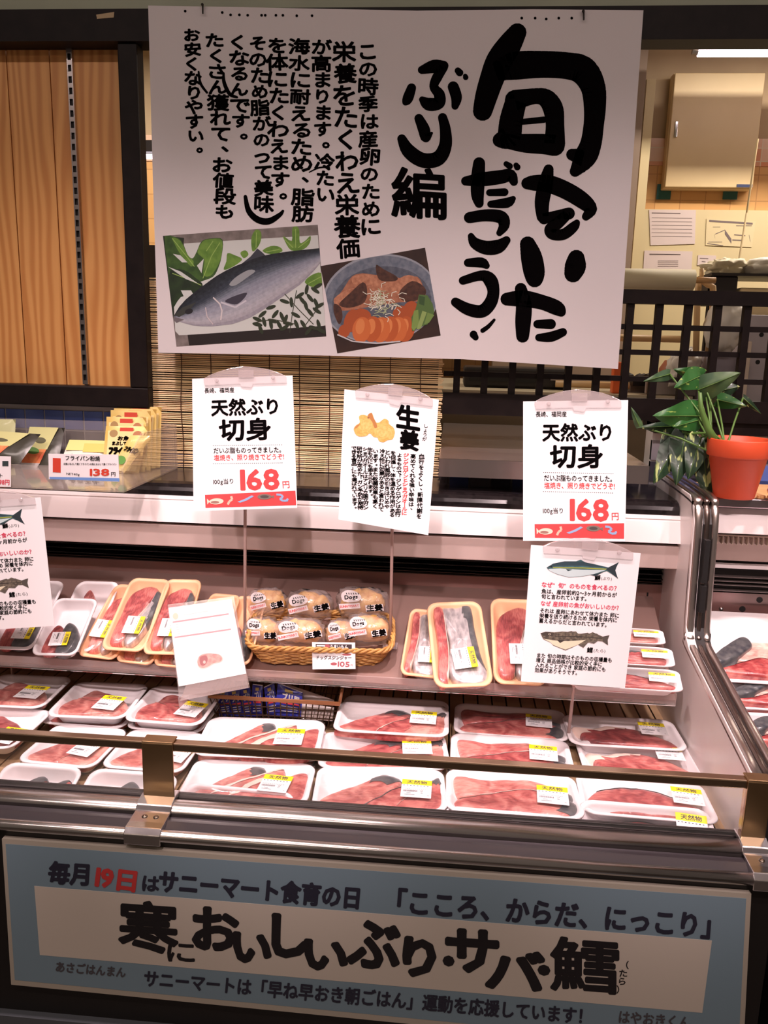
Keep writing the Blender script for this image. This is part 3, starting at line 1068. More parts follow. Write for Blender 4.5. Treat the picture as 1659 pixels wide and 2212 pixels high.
def np2(name, mb, m, bevel=0.0, smooth=False):
    return mb.build(name, m, nc, O2, bevel=bevel, smooth=smooth)


np2('front_panel', MB().box((nx0, 1.02, 0.0), (nx1, 1.09, 0.80)), mat('case_black', (30, 26, 25)))
np2('back_panel', MB().box((nx0, 1.648, 0.7), (nx1, 1.67, 1.017)), mat('riveted_steel', (196, 170, 166), 0.24, 1.0, bump=0.08, scale=7))
np2('louvre_backing', MB().box((nx0, 1.66, 1.017), (nx1, 1.70, 1.085)), M_DARK)
lv = MB()
for z in (1.021, 1.033, 1.041, 1.05):
    lv.box((nx0, 1.644, z), (nx1, 1.662, z + 0.0014))
np2('air_louvre', lv, mat('louvre_edge', (170, 156, 152), 0.3, 0.8))
np2('upper_band', MB().box((nx0, 1.635, 1.072), (nx1, 1.70, 1.083)), M_STRIP)
np2('grille_plate', MB().add([(nx0, 1.62, 1.092), (nx1, 1.62, 1.092), (nx1, 1.585, 1.148), (nx0, 1.585, 1.148)], [(0, 1, 2, 3)]), mat('grille_beige', (158, 136, 126), 0.4, 0.3))
gr = MB()
x = nx0
while x < nx1:
    gr.box((x, 1.578, 1.135), (x + 0.002, 1.592, 1.152))
    x += 0.0095
gr.box((nx0, 1.576, 1.151), (nx1, 1.60, 1.154))
np2('grille', gr, mat('grille_wire', (206, 188, 170), 0.4))
np2('price_rail', MB().prism_x([(1.546, 1.163), (1.575, 1.163), (1.575, 1.211), (1.566, 1.211)], nx0, nx1), M_STRIP, bevel=0.0015)
np2('top_strip', MB().box((nx0, 1.54, 1.214), (nx1, 1.58, 1.232)), mat('lilac_steel', (186, 172, 176), 0.3, 1.0), bevel=0.002)
np2('top_board', MB().box((nx0, 1.565, 1.205), (nx1, 1.80, 1.228)), M_DARKSTEEL)
np2('case_back', MB().box((nx0, 1.67, 0.0), (nx1, 1.79, 1.205)), mat('case_black', (30, 26, 25)))
rv = MB()
for (x_, y_) in ((1523, 1297), (1558, 1316)):
    p = atY(x_, y_, 1.647)
    rv.lathe([(0.0045, 0), (0.0035, 0.002), (0, 0.003)], p, 12, Matrix.Rotation(math.radians(90), 4, 'X').to_3x3())
np2('rivet', rv, M_STEEL, smooth=True)
hv = MB()
for (x_, y_) in ((1604, 1316), (1600, 1345), (1641, 1296)):
    p = atY(x_, y_, 1.647)
    hv.tube([p, p + Vector((0, 0.0015, 0))], 0.0062, 16)
np2('hole', hv, M_DARK)
NZ0 = 0.86
np2('sloping_shelf', MB().prism_x([(1.10, 0.80), (1.62, 0.985), (1.62, 0.95), (1.10, 0.765)], nx0, nx1), mat('shelf_white', (238, 230, 230), 0.4))
# wooden tray, pot, plant, vegetable bag on the neighbouring ledge
t = thing('wooden_tray', 'thin pale wooden tray under the flowerpot', 'tray', (0.58, 1.64, 1.228))
MB().box((0.515, 1.556, 1.228), (0.70, 1.72, 1.2325)).build('base', mat('pale_wood', (232, 184, 126), 0.5, c2=(220, 168, 108), scale=30), t, t.location)
sc_ = MB()
x = 0.515
while x < 0.70:
    sc_.lathe([(0.008, 0), (0.008, 0.005), (0, 0.0055)], (x, 1.553, 1.2325), 10)
    x += 0.0185
sc_.build('scalloped_edge', mat('pale_wood', (232, 184, 126)), t, t.location)

# ================================================================== bamboo blind
bx0, bx1 = -0.678, -0.019
bl = thing('bamboo_blind', 'bamboo slat blind with dark threads hanging behind the sign cards', 'blind', ((bx0 + bx1) / 2, 1.78, 1.213))
sb = MB()
rnd = random.Random(11)
z = 1.2145
M_BAM = mat('bamboo', (255, 226, 172), 0.45, c2=(178, 124, 74), scale=16, stretch=(0.35, 1, 26), lo=0.48, hi=0.70, detail=4)
while z < 1.627:
    dz0, dz1 = rnd.uniform(-0.0012, 0.0012), rnd.uniform(-0.0012, 0.0012)
    e0, e1 = rnd.uniform(-0.003, 0.003), rnd.uniform(-0.003, 0.003)
    m_ = rnd.uniform(-0.0008, 0.0008)
    r_ = rnd.uniform(0.0013, 0.0019)
    sb.tube([(bx0 + e0, 1.782, z + dz0), ((bx0 + bx1) / 2, 1.782 + m_, z + m_), (bx1 + e1, 1.782, z + dz1)], r_, 6)
    z += rnd.uniform(0.0038, 0.0048)
sb.build('bamboo_slat', M_BAM, bl, bl.location)
x = bx0 + 0.014
while x < bx1:
    k = rnd.uniform(-0.004, 0.004)
    pts = [(x + k * math.sin(i * 0.9) * 0.6, 1.7793, 1.213 + i * 0.0262) for i in range(17)]
    MB().tube(pts, 0.0009, 6).build('binding_thread', mat('thread', (70, 40, 28), 0.7), bl, bl.location)
    x += 0.0665
# ================================================================== paper: poster, banner, cards
M_PAPER = mat('poster_paper', (224, 219, 220), 0.75, bump=0.05, scale=9)
M_INK = mat('black_ink', (11, 9, 10), 0.8, spec=0.0)
M_INKG = mat('faded_ink', (92, 84, 82), 0.7)
M_RED = mat('red_ink', (226, 60, 62), 0.6)
M_CARD = mat('card_paper', (240, 236, 238), 0.6)
M_CLIP = film_mat('clip_plastic', (214, 200, 200), 0.34, 0.12, 0.15, 60, 1.5)
M_ROD = mat('rod_plastic', (206, 180, 174), 0.3, 0.0, trans=0.15)

T_POSTER = [('この時季は産卵のために', (793, 92), (801, 508), 44), ('栄養をたくわえ栄養価', (743, 88), (752, 560), 52), ('が高まります。冷たい', (694, 84), (702, 438), 42),
            ('海水に耐えるため、脂肪', (647, 82), (654, 480), 47), ('を体にたくわえます。', (599, 80), (606, 442), 45), ('そのため脂がのって美味', (557, 76), (571, 458), 40),
            ('くなるんです。', (513, 74), (521, 312), 44), ('たくさん獲れて、お値段も', (464, 70), (487, 474), 44), ('お安くなりやすい。', (413, 60), (424, 340), 38)]
ALLTXT = ''.join(x[0] for x in T_POSTER) + '編毎月19日はサニーマート食育の日「こころ、からだ、にっこり」寒においしいぶり・サバ・鱈（たら）あさごはんまんサニーマートは「早ね早おき朝ごはん」運動を応援しています！はやおきくん'
ALLTXT += '長崎、福岡産天然ぶり切身だいぶ脂ものってきました。塩焼き、照り焼きでどうぞ!100g当り168円生姜しょうが血行をよくし、新陳代謝を高めてくれる強い辛味は、ジンゲロゲンとショウガオールによるもので「ジンゲロゲンは血行を促進し、体を温める作用があるといわれ風邪の引きはじめや冷え性に効果があると言われています。また殺菌効果も高く生ものにも添えられます。ショウガオールはアメリカ国立ガン研究所が定めた「ガン予防が期待できる食品」にも選ばれています。'
ALLTXT += '鰤(ぶり)なぜ“旬”のものを食べるの？魚は、産卵前約2〜3ヶ月前からが旬と言われています。産卵前の魚がおいしいのか？それは産卵にあわせて体力また卵に栄養を送り続けるため栄養を体内に蓄えるからだと言われています。(たら)旬の時期はそのものの収穫量も増え商品価格が比較的安く手に入れることができ家庭の節約にも効果がありそうです。'
ALLTXT += '天然物フライパン粉焼138円NET40gト98うまいもんドッグスジンジャー105生姜SUNNYMARTDogsお魚にまぶして焼くフライパンムニエルブリの照り焼用ぶり0123456789円(税込)高知県産'
load_glyphs(ALLTXT)


def clip_poly(pts, quad):
    """keep the part of an outline inside a convex quad"""
    def area(q):
        return sum(q[i - 1][0] * q[i][1] - q[i][0] * q[i - 1][1] for i in range(len(q)))
    s = 1 if area(quad) > 0 else -1
    out = list(pts)
    for i in range(4):
        a, b = quad[i], quad[(i + 1) % 4]
        side = lambda p: s * ((b[0] - a[0]) * (p[1] - a[1]) - (b[1] - a[1]) * (p[0] - a[0]))
        src, out = out, []
        for j in range(len(src)):
            p, q = src[j - 1], src[j]
            dp, dq = side(p), side(q)
            if (dp >= 0) != (dq >= 0):
                t = dp / (dp - dq)
                out.append((p[0] + (q[0] - p[0]) * t, p[1] + (q[1] - p[1]) * t))
            if dq >= 0:
                out.append(q)
        if not out:
            return []
    return out


class Print:
    """a printed picture: layered flat patches of colour on a sheet"""
    def __init__(self, surf, quad, tf=lambda x, y: (x, y), off=0.0004):
        self.s, self.q, self.tf, self.off = surf, quad, tf, off
        self.mb, self.mats, self.n = MB(), [], 0

    def p(self, pts, m, clip=True):
        if m not in self.mats:
            self.mats.append(m)
        self.mb.k = self.mats.index(m)
        if clip and self.q:
            pts = clip_poly(pts, self.q)
        if len(pts) < 3:
            return self
        self.n += 1
        self.mb.poly([self.s.P(*self.tf(x, y), self.off + self.n * 4e-6) for x, y in pts])
        return self

    def line(self, pts, r, m):
        for i in range(len(pts) - 1):
            (x, y), (X, Y) = pts[i], pts[i + 1]
            d = math.hypot(X - x, Y - y) or 1
            nx, ny = -(Y - y) / d * r, (X - x) / d * r
            self.p([(x + nx, y + ny), (X + nx, Y + ny), (X - nx, Y - ny), (x - nx, y - ny)], m)
        return self

    def build(self, name, parent, origin):
        return self.mb.build(name, self.mats, parent, origin)


def flatc(r, g, b, r2=None, sc_=40):
    n = 'ink_%d_%d_%d' % (r, g, b)
    return mat(n, (r, g, b), 0.5, c2=r2, scale=sc_) if r2 else mat(n, (r, g, b), 0.5)


# ---------------------------------------------------------------- big poster
PS = Flat((0, 1.738, 0), (0, -1, 0))
poster = thing('calligraphy_poster', 'big white poster with black brush calligraphy and two food photographs pinned to the beam', 'poster', (-0.14, 1.738, 1.8))
OP = poster.location
outline = [(320, 12), (500, 15), (900, 23), (1150, 20), (1390, 22), (1364, 390), (1335, 797), (1000, 776), (700, 768), (342, 762), (330, 380)]
MB().slab([PS.P(x, y) for x, y in outline], (0, 0.0006, 0)).build('paper_sheet', M_PAPER, poster, OP)
C2 = lambda x, y: (830 + x / 2.0, y / 2.0)
C4 = lambda x, y: (830 + x / 2.0, 460 + y / 2.0)
BR = MB()


def br(tf, *strokes):
    for s in strokes:
        stroke(BR, PS, [tf(x, y) + (r / 2.0,) for x, y, r in s])


br(C2,
   [(575, 140, 40), (540, 195, 52), (495, 265, 56), (462, 350, 52), (440, 420, 48), (425, 480, 42)],
   [(480, 310, 40), (560, 285, 60), (680, 278, 58), (790, 284, 58), (860, 305, 62), (902, 375, 54), (910, 460, 48), (905, 540, 44), (893, 620, 46), (868, 680, 48), (825, 740, 24)],
   [(812, 668, 26), (860, 680, 40)],
   [(570, 435, 46), (548, 520, 50), (538, 590, 50), (500, 605, 32)],
   [(565, 432, 44), (650, 415, 34), (700, 425, 40), (730, 470, 44), (738, 540, 40), (736, 620, 46)],
   [(500, 605, 28), (600, 618, 40), (690, 622, 44), (735, 628, 46)],
   [(590, 527, 13), (690, 517, 14)],
   # wo
   [(618, 792, 26), (650, 790, 34), (715, 795, 38), (790, 825, 38), (855, 865, 36), (892, 902, 28), (872, 935, 18)],
   [(710, 732, 22), (698, 790, 32), (682, 870, 32), (684, 935, 26)],
   [(690, 945, 24), (740, 930, 20), (798, 922, 26)], [(792, 925, 22), (748, 965, 26), (716, 990, 24), (728, 1012, 24), (775, 1012, 24), (818, 980, 22), (832, 962, 14)],
   # da
   [(410, 705, 26), (405, 770, 30), (403, 840, 28), (410, 878, 20)], [(352, 782, 20), (420, 775, 30), (500, 765, 30), (545, 757, 26), (560, 785, 18)],
   [(455, 832, 15), (520, 830, 17)], [(460, 882, 15), (530, 876, 22), (557, 858, 12)], [(527, 708, 12), (542, 718, 14)], [(570, 714, 12), (575, 722, 14)],
   # ko
   [(368, 940, 24), (440, 930, 26), (505, 938, 28), (518, 972, 24), (498, 1006, 14)],
   # bu
   [(163, 302, 18), (215, 287, 29), (256, 284, 22)], [(256, 290, 20), (228, 335, 22), (214, 375, 19), (238, 408, 24), (236, 445, 26), (192, 450, 28), (164, 430, 14)],
   [(118, 380, 20), (102, 425, 23), (92, 442, 14)], [(298, 375, 24), (312, 420, 24), (306, 458, 16)], [(318, 305, 14), (326, 314, 16)], [(350, 328, 10), (352, 334, 12)],
   # ri
   [(150, 512, 20), (172, 560, 26), (180, 595, 20), (205, 575, 6)], [(252, 508, 20), (264, 560, 24), (264, 630, 28), (232, 685, 32), (165, 692, 32), (105, 652, 30), (76, 600, 20)])
br(C4,
   [(375, 100, 14), (392, 130, 24), (440, 150, 30), (492, 145, 30), (528, 118, 18)],
   [(362, 215, 18), (420, 214, 22), (442, 228, 14)], [(340, 292, 18), (420, 270, 22), (458, 290, 30), (472, 340, 26), (458, 390, 28), (420, 425, 28), (360, 415, 26), (308, 385, 20)],
   [(475, 462, 6), (450, 490, 9), (425, 508, 10)], [(386, 525, 17), (395, 538, 13)],
   [(620, 135, 34), (636, 190, 46), (648, 255, 46), (650, 285, 36)], [(830, 195, 36), (826, 230, 46), (816, 262, 38)],
   [(530, 372, 28), (600, 370, 36), (680, 385, 32), (745, 410, 32), (765, 428, 20)], [(590, 328, 26), (603, 400, 34), (600, 470, 34), (598, 532, 28)],
   [(662, 480, 18), (720, 480, 22)], [(668, 538, 16), (720, 535, 22), (772, 515, 18)])
put_box(BR, PS, '編', 845, 362, 965, 473, dil=3.2, shear=0.06)
BR.build('brush_title', M_INK, poster, OP)
WR = MB()
rnd = random.Random(21)
for s, p0, p1, sz in T_POSTER:
    put_col(WR, PS, s, p0, p1, sz * 1.06, dil=1.5, jit=0.08, rnd=rnd)
for a in ([(530, 425, 4), (537, 455, 6), (556, 474, 7), (580, 478, 7), (603, 465, 5), (611, 456, 3)], [(483, 158, 2.4), (484, 178, 4), (496, 203, 4), (512, 210, 2.5)], [(429, 155, 2), (433, 180, 3), (447, 200, 2.5)], [(668, 372, 1.2), (690, 362, 1.8), (712, 362, 1.2)]):
    stroke(WR, PS, a)
for (x, y) in ((400, 24), (480, 27), (498, 32), (517, 32), (535, 33), (565, 33), (573, 33), (596, 33), (611, 33), (641, 34), (674, 34), (1127, 39), (1156, 39), (1180, 41), (1207, 39), (1235, 39)):
    WR.poly([PS.P(x + 3 * math.cos(t_), y + 3 * math.sin(t_), 0.0005) for t_ in [i * math.pi / 5 for i in range(10)]])
WR.build('handwriting', M_INK, poster, OP)
for (x, y, l_) in ((437, 10, 'black pin holding the left of the poster top'), (1260, 24, 'black pin holding the right of the poster top')):
    t = MB().tube([PS.P(x, y, 0.0), PS.P(x, y, 0.009)], 0.0028, 10).tube([PS.P(x + 1, y + 1, 0.004), PS.P(x + 1, y + 19, 0.0075)], 0.0016, 8)
    tag(t.build('push_pin', mat('pin_black', (40, 34, 30), 0.4), origin=PS.P(x, y)), l_, 'pin')

# photograph of the fish
T6 = lambda x, y: (350 + x / 2.7197, 480 + y / 2.7197)
q1 = [(5, 80), (915, 15), (965, 670), (85, 730)]
f1 = Print(PS, q1, T6)
G1, G2, G3 = flatc(66, 100, 44, (46, 76, 34), 60), flatc(112, 152, 62, (86, 128, 48), 60), flatc(40, 62, 34, (28, 44, 28), 60)
f1.p(q1, flatc(136, 128, 124, (110, 102, 98), 50))
f1.p([(5, 80), (130, 92), (110, 300), (60, 600), (85, 730), (30, 740)], flatc(34, 44, 32))
f1.p([(130, 125), (915, 76), (960, 605), (820, 640), (100, 664), (78, 640), (70, 500)], flatc(206, 212, 208))
f1.p([(150, 662), (965, 608), (970, 680), (160, 728)], flatc(38, 33, 32))
for k, pts in enumerate(([(15, 85), (60, 82), (115, 110), (150, 190), (180, 212), (205, 170), (235, 110), (300, 94), (356, 104), (350, 200), (330, 270), (300, 320), (240, 345), (200, 362), (100, 420), (55, 430), (35, 280)],
                         [(385, 182), (430, 195), (470, 215), (450, 240), (400, 270), (362, 278), (378, 230)], [(460, 180), (490, 165), (508, 190), (480, 212)], [(530, 75), (555, 42), (582, 60), (580, 110), (560, 150), (532, 172), (524, 120)],
                         [(590, 168), (640, 140), (690, 145), (706, 172), (640, 188)], [(764, 40), (785, 23), (806, 45), (810, 120), (842, 108), (872, 80), (868, 122), (830, 160), (760, 166), (722, 112), (714, 82), (762, 110)],
                         [(838, 352), (880, 310), (935, 298), (945, 360), (890, 382)])):
    f1.p(smooth_pts(pts, 3), G2 if k else G1)
f1.p(smooth_pts([(208, 175), (240, 112), (300, 98), (352, 108), (345, 215), (300, 300), (262, 320), (240, 300), (250, 230), (235, 205)], 3), G2)
f1.p(smooth_pts([(60, 90), (110, 112), (150, 192), (185, 230), (170, 260), (110, 190), (80, 140)], 3), G2)
f1.p(smooth_pts([(48, 285), (130, 282), (200, 330), (240, 372), (180, 425), (110, 440), (60, 505), (45, 400)], 3), G3)
for ln_ in ([(60, 95), (120, 170), (190, 260)], [(340, 120), (290, 200), (240, 330)], [(300, 110), (260, 170)], [(60, 300), (140, 330), (230, 370)], [(555, 60), (552, 150)], [(785, 40), (785, 150)], [(720, 100), (770, 150)], [(865, 100), (800, 150)], [(610, 175), (690, 160)], [(860, 360), (935, 320)]):
    f1.line(ln_, 2.2, flatc(150, 184, 96))
for pts in ([(64, 186), (108, 194), (150, 236), (118, 236)], [(205, 255), (245, 215), (232, 300)], [(36, 262), (110, 290), (215, 362), (140, 334)], [(110, 400), (170, 400), (185, 425), (130, 440)]):
    f1.p(pts, flatc(206, 212, 208))
up = [(72, 545), (85, 520), (120, 470), (180, 420), (260, 358), (340, 302), (420, 262), (500, 230), (560, 205), (640, 187), (740, 172), (850, 160), (932, 152)]
l1 = [(932, 176), (800, 206), (660, 246), (540, 290), (430, 342), (330, 412), (240, 465), (150, 520), (72, 552)]
l2 = [(932, 200), (850, 226), (700, 282), (560, 342), (440, 400), (330, 460), (220, 520), (100, 560), (72, 556)]
l3 = [(930, 240), (880, 300), (820, 360), (760, 402), (690, 450), (600, 512), (520, 560), (420, 598), (300, 612), (200, 612), (110, 588), (70, 572)]
f1.p([(470, 242), (520, 202), (560, 154), (590, 178), (618, 206), (540, 232)], flatc(58, 62, 72))


def resamp(c, n=18):
    L = [0.0]
    for i in range(len(c) - 1):
        L.append(L[-1] + math.hypot(c[i + 1][0] - c[i][0], c[i + 1][1] - c[i][1]))
    out = []
    for k in range(n):
        g = L[-1] * k / (n - 1)
        i = max(j for j in range(len(c) - 1) if L[j] <= g + 1e-9)
        f = (g - L[i]) / max(L[i + 1] - L[i], 1e-9)
        out.append((c[i][0] + (c[i + 1][0] - c[i][0]) * f, c[i][1] + (c[i + 1][1] - c[i][1]) * f))
    return out


def lerp_c(c1, c2, t):
    return [(p[0] + (q[0] - p[0]) * t, p[1] + (q[1] - p[1]) * t) for p, q in zip(c1, c2)]


cv = [resamp(up), resamp(l1[::-1]), resamp(l2[::-1]), resamp(l3[::-1])]
bands = [(0, 1, [(34, 40, 48), (40, 48, 56), (46, 54, 64), (54, 62, 74)]), (1, 2, [(70, 78, 90), (88, 96, 108), (106, 114, 126), (124, 132, 146)]), (2, 3, [(140, 146, 160), (150, 154, 168), (158, 162, 176), (166, 168, 180), (174, 176, 186), (182, 182, 190), (176, 174, 182), (160, 158, 168)])]
for ia, ib, cs in bands:
    for k, c_ in enumerate(cs):
        ta, tb = k / len(cs), (k + 1) / len(cs)
        f1.p(lerp_c(cv[ia], cv[ib], ta) + lerp_c(cv[ia], cv[ib], min(1, tb + .02))[::-1], flatc(*c_, tuple(max(v - 14, 0) for v in c_), 140))
f1.p(smooth_pts([(395, 365), (440, 318), (510, 280), (548, 288), (500, 325), (430, 372)], 3), flatc(150, 156, 160))
f1.p([(72, 545), (120, 500), (200, 470), (150, 530), (100, 558)], flatc(58, 62, 58))
f1.p(ellipse(158, 524, 24, 16, -.3), flatc(34, 34, 40))
f1.p([(72, 556), (130, 572), (85, 592), (68, 575)], flatc(110, 104, 108))
f1.line([(300, 442), (340, 480), (352, 520), (345, 575)], 4, flatc(212, 206, 206))
f1.line([(255, 500), (265, 555), (300, 600)], 2.5, flatc(206, 196, 196))
f1.p(smooth_pts([(370, 462), (430, 432), (498, 414), (480, 450), (440, 482), (400, 478)], 3), flatc(60, 58, 72))
f1.line([(345, 470), (430, 500), (495, 460)], 5, flatc(200, 200, 208))
for (x, y, a_) in ((560, 570, .4), (590, 540, -.7), (640, 500, -.3), (665, 540, -.9), (705, 555, 1.2), (720, 465, .3), (725, 570, -1.2), (760, 470, 1.5), (785, 545, .5), (810, 430, -.6), (825, 460, .9), (845, 490, 1.3), (850, 395, -1.4), (870, 445, .9), (900, 400, .6), (915, 375, -.5), (905, 475, 1.2), (925, 490, -.5), (910, 520, .6), (600, 585, 1.3), (640, 600, 1.4), (690, 605, 1.1), (740, 595, .2), (790, 600, 1.2), (830, 600, 1.0), (580, 630, 1.2), (860, 640, -.9), (920, 600, 1.3), (940, 640, .4), (560, 600, .2), (720, 620, -.6), (890, 620, .3), (650, 580, .3), (870, 530, .9)):
    f1.p(ellipse(x, y, 30, 11, a_), flatc(46, 56, 40))
for ln_ in ([(720, 420), (800, 510), (890, 600)], [(790, 400), (765, 540), (750, 650)], [(540, 590), (650, 570), (790, 600)], [(830, 620), (920, 500), (950, 470)]):
    f1.line(ln_, 2.2, flatc(60, 66, 50))
f1.build('fish_photograph', poster, OP)
# photograph of the simmered dish
q2 = [(930, 258), (1545, 150), (1637, 665), (1030, 770)]
f2 = Print(PS, q2, T6)
f2.p(q2, flatc(58, 40, 34, (44, 30, 28), 30))
f2.p(ellipse(1283, 450, 342, 262, -.14, 48), flatc(150, 156, 166))
f2.p(ellipse(1285, 452, 332, 252, -.14, 48), flatc(96, 106, 122, (122, 130, 142), 90))
f2.p(ellipse(1290, 470, 292, 210, -.12, 48), flatc(74, 80, 94, (96, 102, 114), 90))
f2.p(smooth_pts([(1010, 470), (1060, 400), (1115, 320), (1180, 300), (1260, 310), (1330, 300), (1400, 330), (1500, 320), (1540, 400), (1540, 460), (1400, 470), (1200, 500), (1060, 520)], 3), flatc(150, 96, 72, (176, 120, 92), 110))
for pts in ([(1120, 320), (1200, 305), (1260, 320), (1255, 360), (1180, 370), (1125, 365)], [(1240, 355), (1330, 345), (1400, 370), (1390, 420), (1300, 400), (1240, 400)], [(1385, 340), (1450, 310), (1510, 340), (1530, 400), (1450, 410), (1400, 390)], [(1010, 450), (1080, 400), (1130, 390), (1100, 450), (1030, 490)]):
    f2.p(smooth_pts(pts, 3), flatc(196, 140, 108, (160, 104, 78), 110))
for pts in ([(1040, 480), (1100, 420), (1180, 352), (1205, 400), (1190, 470), (1120, 500), (1070, 500)], [(1258, 250), (1300, 275), (1380, 320), (1370, 345), (1290, 345), (1262, 310)], [(1400, 400), (1470, 345), (1540, 380), (1545, 430), (1460, 470), (1400, 450)], [(1010, 480), (1050, 500), (1060, 560), (1040, 600), (1012, 540)]):
    f2.p(smooth_pts(pts, 3), flatc(62, 40, 34, (88, 56, 44), 110))
for i, (x, y, a_, b_) in enumerate(((1112, 580, 42, 70), (1178, 548, 52, 40), (1460, 520, 46, 58), (1405, 540, 50, 50), (1070, 640, 34, 40))):
    f2.p(ellipse(x, y, a_, b_, .3), flatc(168, 82, 44))
for i, x in enumerate((1430, 1385, 1335, 1285, 1235, 1172)):
    f2.p(ellipse(x, 628 + (i % 2) * 4, 54, 76, .16), flatc(200, 108, 58) if i % 2 else flatc(182, 90, 46))
    f2.p(ellipse(x - 8, 612, 26, 46, .16), flatc(214, 132, 78))
for i in range(70):
    r_ = random.Random(i)
    x, y = r_.gauss(1295, 42), r_.gauss(465, 34)
    a_ = r_.uniform(0, 6.3)
    f2.line([(x, y), (x + 30 * math.cos(a_), y + 22 * math.sin(a_)), (x + 52 * math.cos(a_ + .5), y + 36 * math.sin(a_ + .5))], 2.0, flatc(226, 224, 206) if i % 3 else flatc(176, 186, 150))
for pts, m_ in (([(1510, 425), (1560, 430), (1590, 480), (1600, 530), (1560, 600), (1500, 620), (1470, 640), (1465, 560), (1490, 510)], flatc(82, 112, 60)), ([(1480, 520), (1505, 515), (1510, 600), (1480, 640), (1465, 620)], flatc(122, 150, 78)), ([(1530, 520), (1555, 530), (1520, 625), (1495, 630)], flatc(140, 164, 96)), ([(1560, 530), (1600, 545), (1570, 590), (1540, 600)], flatc(112, 142, 74)), ([(1510, 430), (1545, 440), (1540, 490), (1510, 480)], flatc(56, 84, 48))):
    f2.p(pts, m_)
f2.line([(1030, 660), (1120, 700), (1260, 712), (1400, 700)], 4, flatc(196, 196, 198))
f2.build('dish_photograph', poster, OP)

# ---------------------------------------------------------------- banner on the case front
BY = 1.0035
BS = Flat((0, BY, 0), (0, -1, 0))
ban = thing('promotional_banner', 'blue banner with black and red lettering fixed to the front of the display case', 'banner', (0, BY, 0.66))
OB = ban.location
bq = [(4, 1812), (1623, 1931), (1605, 2283), (24, 2127)]
P = [BS.P(*q_) for q_ in bq]
MB().slab(P, (0, 0.008, 0)).build('frame', mat('banner_edge', (196, 186, 172), 0.5), ban, OB)
bi = [(12, 1823), (1612, 1941), (1595, 2268), (32, 2117)]
MB().slab([BS.P(x, y, 0.0003) for x, y in bi], (0, 0.0003, 0)).build('blue_field', mat('banner_blue', (136, 160, 176), 0.6), ban, OB)
MB().slab([BS.P(x, y, 0.0006) for x, y in ((74, 1914), (1538, 2032), (1517, 2188), (86, 2063))], (0, 0.0003, 0)).build('white_field', mat('banner_white', (226, 214, 202), 0.6), ban, OB)
T = MB()
o_ = 0.0010
put_line(T, BS, '毎月', (104, 1884), (199, 1890), 50, o_, 2.2)
put_line(T, BS, 'は', (304, 1907), (345, 1910), 38, o_, 1.6)
put_line(T, BS, 'サニーマート食育の日', (342, 1903), (782, 1941), 50, o_, 2.2)
put_line(T, BS, '「こころ、からだ、にっこり」', (826, 1944), (1568, 2003), 58, o_, 2.2)
put_line(T, BS, 'サニーマートは「早ね早おき朝ごはん」運動を応援しています！', (310, 2113), (1280, 2197), 38, o_, 1.2)
T.build('lettering', mat('navy_ink', (44, 44, 62), 0.55), ban, OB)
T = MB()
put_line(T, BS, '19日', (206, 1893), (302, 1905), 50, o_, 2.4)
T.build('red_lettering', mat('banner_red', (214, 66, 66), 0.55), ban, OB)
T = MB()
put_line(T, BS, 'あさごはんまん', (119, 2088), (272, 2101), 24, o_, 0.7)
put_line(T, BS, 'はやおきくん', (1335, 2196), (1492, 2210), 30, o_, 0.7)
T.build('small_lettering', mat('grey_ink_banner', (84, 80, 86), 0.6), ban, OB)
T = MB()
for ch, a, b, c, d, k in (('寒', 255, 1946, 386, 2059, 4.0), ('に', 361, 2034, 421, 2079, 1.6), ('お', 414, 1959, 517, 2055, 5), ('い', 502, 2014, 587, 2082, 5), ('し', 586, 1974, 668, 2071, 5.5), ('い', 656, 2030, 752, 2098, 5), ('ぶ', 748, 1988, 866, 2094, 5), ('り', 869, 2023, 943, 2112, 5.5), ('・', 956, 2064, 982, 2088, 2), ('サ', 961, 2006, 1079, 2103, 5.5), ('バ', 1047, 2052, 1178, 2140, 5.5), ('・', 1161, 2084, 1189, 2108, 2), ('鱈', 1188, 2026, 1338, 2145, 3.6)):
    put_box(T, BS, ch, a, b, c, d, o_, k, 0.07)
put_col(T, BS, '（たら）', (1350, 2076), (1340, 2146), 20, o_, 0.4)
T.build('title_lettering', mat('title_ink', (30, 26, 30), 0.5), ban, OB)

# ---------------------------------------------------------------- cards on stands
def remap(src, dst):
    a, b, c, d = src

    def f(x, y):
        e1 = (b[0] - a[0], b[1] - a[1])
        e2 = (d[0] - a[0], d[1] - a[1])
        det = e1[0] * e2[1] - e1[1] * e2[0]
        px_, py_ = x - a[0], y - a[1]
        u = (px_ * e2[1] - py_ * e2[0]) / det
        v = (e1[0] * py_ - e1[1] * px_) / det
        A, B, Cc, D = dst
        return tuple((1 - u) * (1 - v) * A[i] + u * (1 - v) * B[i] + u * v * Cc[i] + (1 - u) * v * D[i] for i in (0, 1))
    return f


def lean_plane(p, deg):
    r_ = math.radians(deg)
    return Flat(p, (0, -math.cos(r_), math.sin(r_)))


CLIP1 = [(439, 818), (452, 810), (470, 803), (498, 795), (525, 791), (552, 793), (578, 797), (600, 804), (618, 812), (619, 827), (546, 829), (543, 837), (520, 835), (518, 829), (442, 833)]
Q1 = [(415, 818), (632, 811), (642, 1097), (418, 1104)]


